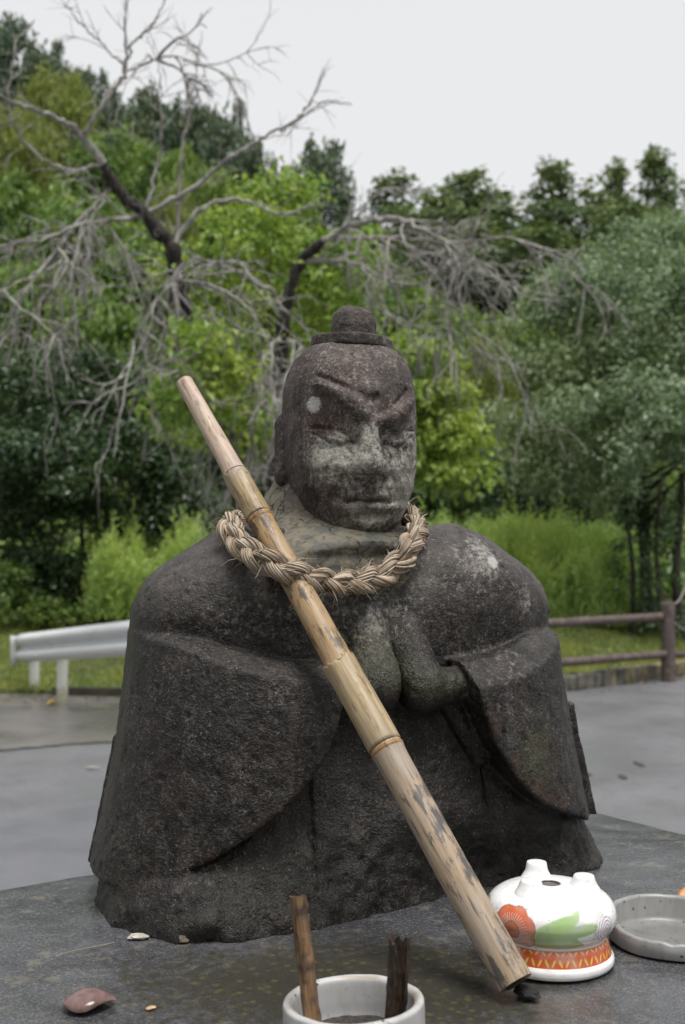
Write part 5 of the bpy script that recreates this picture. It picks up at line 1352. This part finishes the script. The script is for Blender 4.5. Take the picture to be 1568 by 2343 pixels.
M_rope2 = plain('grey rope', (.20, .19, .18), .8, .3, 60)
for k, pts in enumerate(([(1530, 1383, 14.12), (1555, 1372, 14.5), (1580, 1310, 15.0), (1600, 1260, 15.4)], [(1543, 1424, 14.15), (1560, 1437, 14.2), (1590, 1446, 14.3), (1640, 1440, 14.5)])):
    P = np.array([U(*p) for p in pts]); mb = MB(); mb.tube(resample(P - P[0], 16), .012, 7)
    tag(mb.build('rope', M_rope2, None, loc=P[0]), ('grey rope running up from the fence post top', 'grey rope sagging from the fence post to the right edge')[k], 'rope')
# low stone edging behind the fence: single stones
edg = thing('stone_edging', 'low edging of mossy yellowish stones below the log fence', 'edging', (*ground_at(1380, 13.9)[:2], 0))
eb = np.array(edg.location); ge = np.random.default_rng(3); M_es = [plain('edging stone', c_, .85, .45, 9, .7) for c_ in ((.17, .145, .085), (.12, .115, .095), (.21, .18, .12))]
pe = [np.array([*U(px, 1240, d)[:2]]) for px, d in ((1180, 13.0), (1300, 13.35), (1400, 13.9), (1480, 14.45), (1600, 15.1))]
tt = np.linspace(0, 4, 23); pe = resample(np.c_[np.array(pe), np.zeros(5)], 23)[:, :2]
for a_, b_ in zip(pe[:-1], pe[1:]):
    c_ = (a_ + b_) / 2 - eb[:2]; l_ = np.linalg.norm(b_ - a_); mb = MB(); mb.box((c_[0], c_[1], .085 + ge.uniform(-.012, .012)), (l_ * .95, .16, .19 + ge.uniform(-.02, .03)), math.atan2(*(b_ - a_)[::-1]) + ge.normal(0, .05))
    V = np.concatenate(mb.V); V += ge.normal(0, .008, V.shape); o = link('stone', mesh_np('stone', V, np.concatenate(mb.F4), False), M_es[ge.integers(3)], edg)
    md = o.modifiers.new('soft', 'BEVEL'); md.width = .018; md.segments = 2
# ------------------------------------------------------------------ litter on the road
wl = np.random.default_rng(15); xl = wl.uniform(-5.5, 5.5, 420); yl = np.interp(xl, [-9, -4, -1, 2, 3.2, 4.0, 5, 9], [13.2, 13.0, 12.8, 13.1, 14.0, 14.6, 15.2, 16.2]) - .08 - wl.exponential(.35, 420)
V, F = leaves(wl, np.c_[xl, yl, np.full(420, .012)], .055, .03, 3.0); tag(link('leaf_litter', mesh_np('leaf_litter', V, F, False), leaf_mat('dead leaves', [(.05, .035, .02), (.10, .06, .03), (.16, .10, .045), (.24, .17, .07)], .1)), 'small dead leaves scattered along the far edge of the road', 'leaf litter', kind='stuff')
rg = lambda px, py: np.array([*U(px, py, CAM_Z * FPX / (py - 1240))[:2], .006])
lay_leaf('fallen_leaf', 'bright yellow leaf on the wet road in front of the guardrail posts', rg(122, 1612), .14, .09, .03, .02, rad(20), leaf_paint('yellow leaf', (.62, .40, .03), (.55, .33, .03), (.35, .16, .02), .5))
lay_leaf('fallen_leaf', 'pale dry leaf on the paving left of the statue', rg(232, 1618), .20, .05, .006, .006, rad(5), leaf_paint('pale leaf', (.40, .34, .26), (.34, .29, .22), (.2, .16, .12), .6))
lay_leaf('fallen_leaf', 'pale dry leaf on the grey road at mid left', rg(212, 1756), .12, .045, .005, .005, rad(4), leaf_paint('pale road leaf', (.38, .34, .27), (.32, .28, .22), (.2, .16, .12), .6))
for k, (px, py, s_) in enumerate(((1462, 1746, .30), (1425, 1775, .22), (1340, 1768, .16))):
    tag(chip('mud_crumb', ('long brown smear of mud on the road at right', 'flat mud crumb on the road below the long smear', 'small mud crumb on the road near the statue sleeve')[k], rg(px, py), (s_ * .7, .05, .004), 20 + k, plain('road mud', (.055, .045, .035)), 'mud'), group='mud on the road')
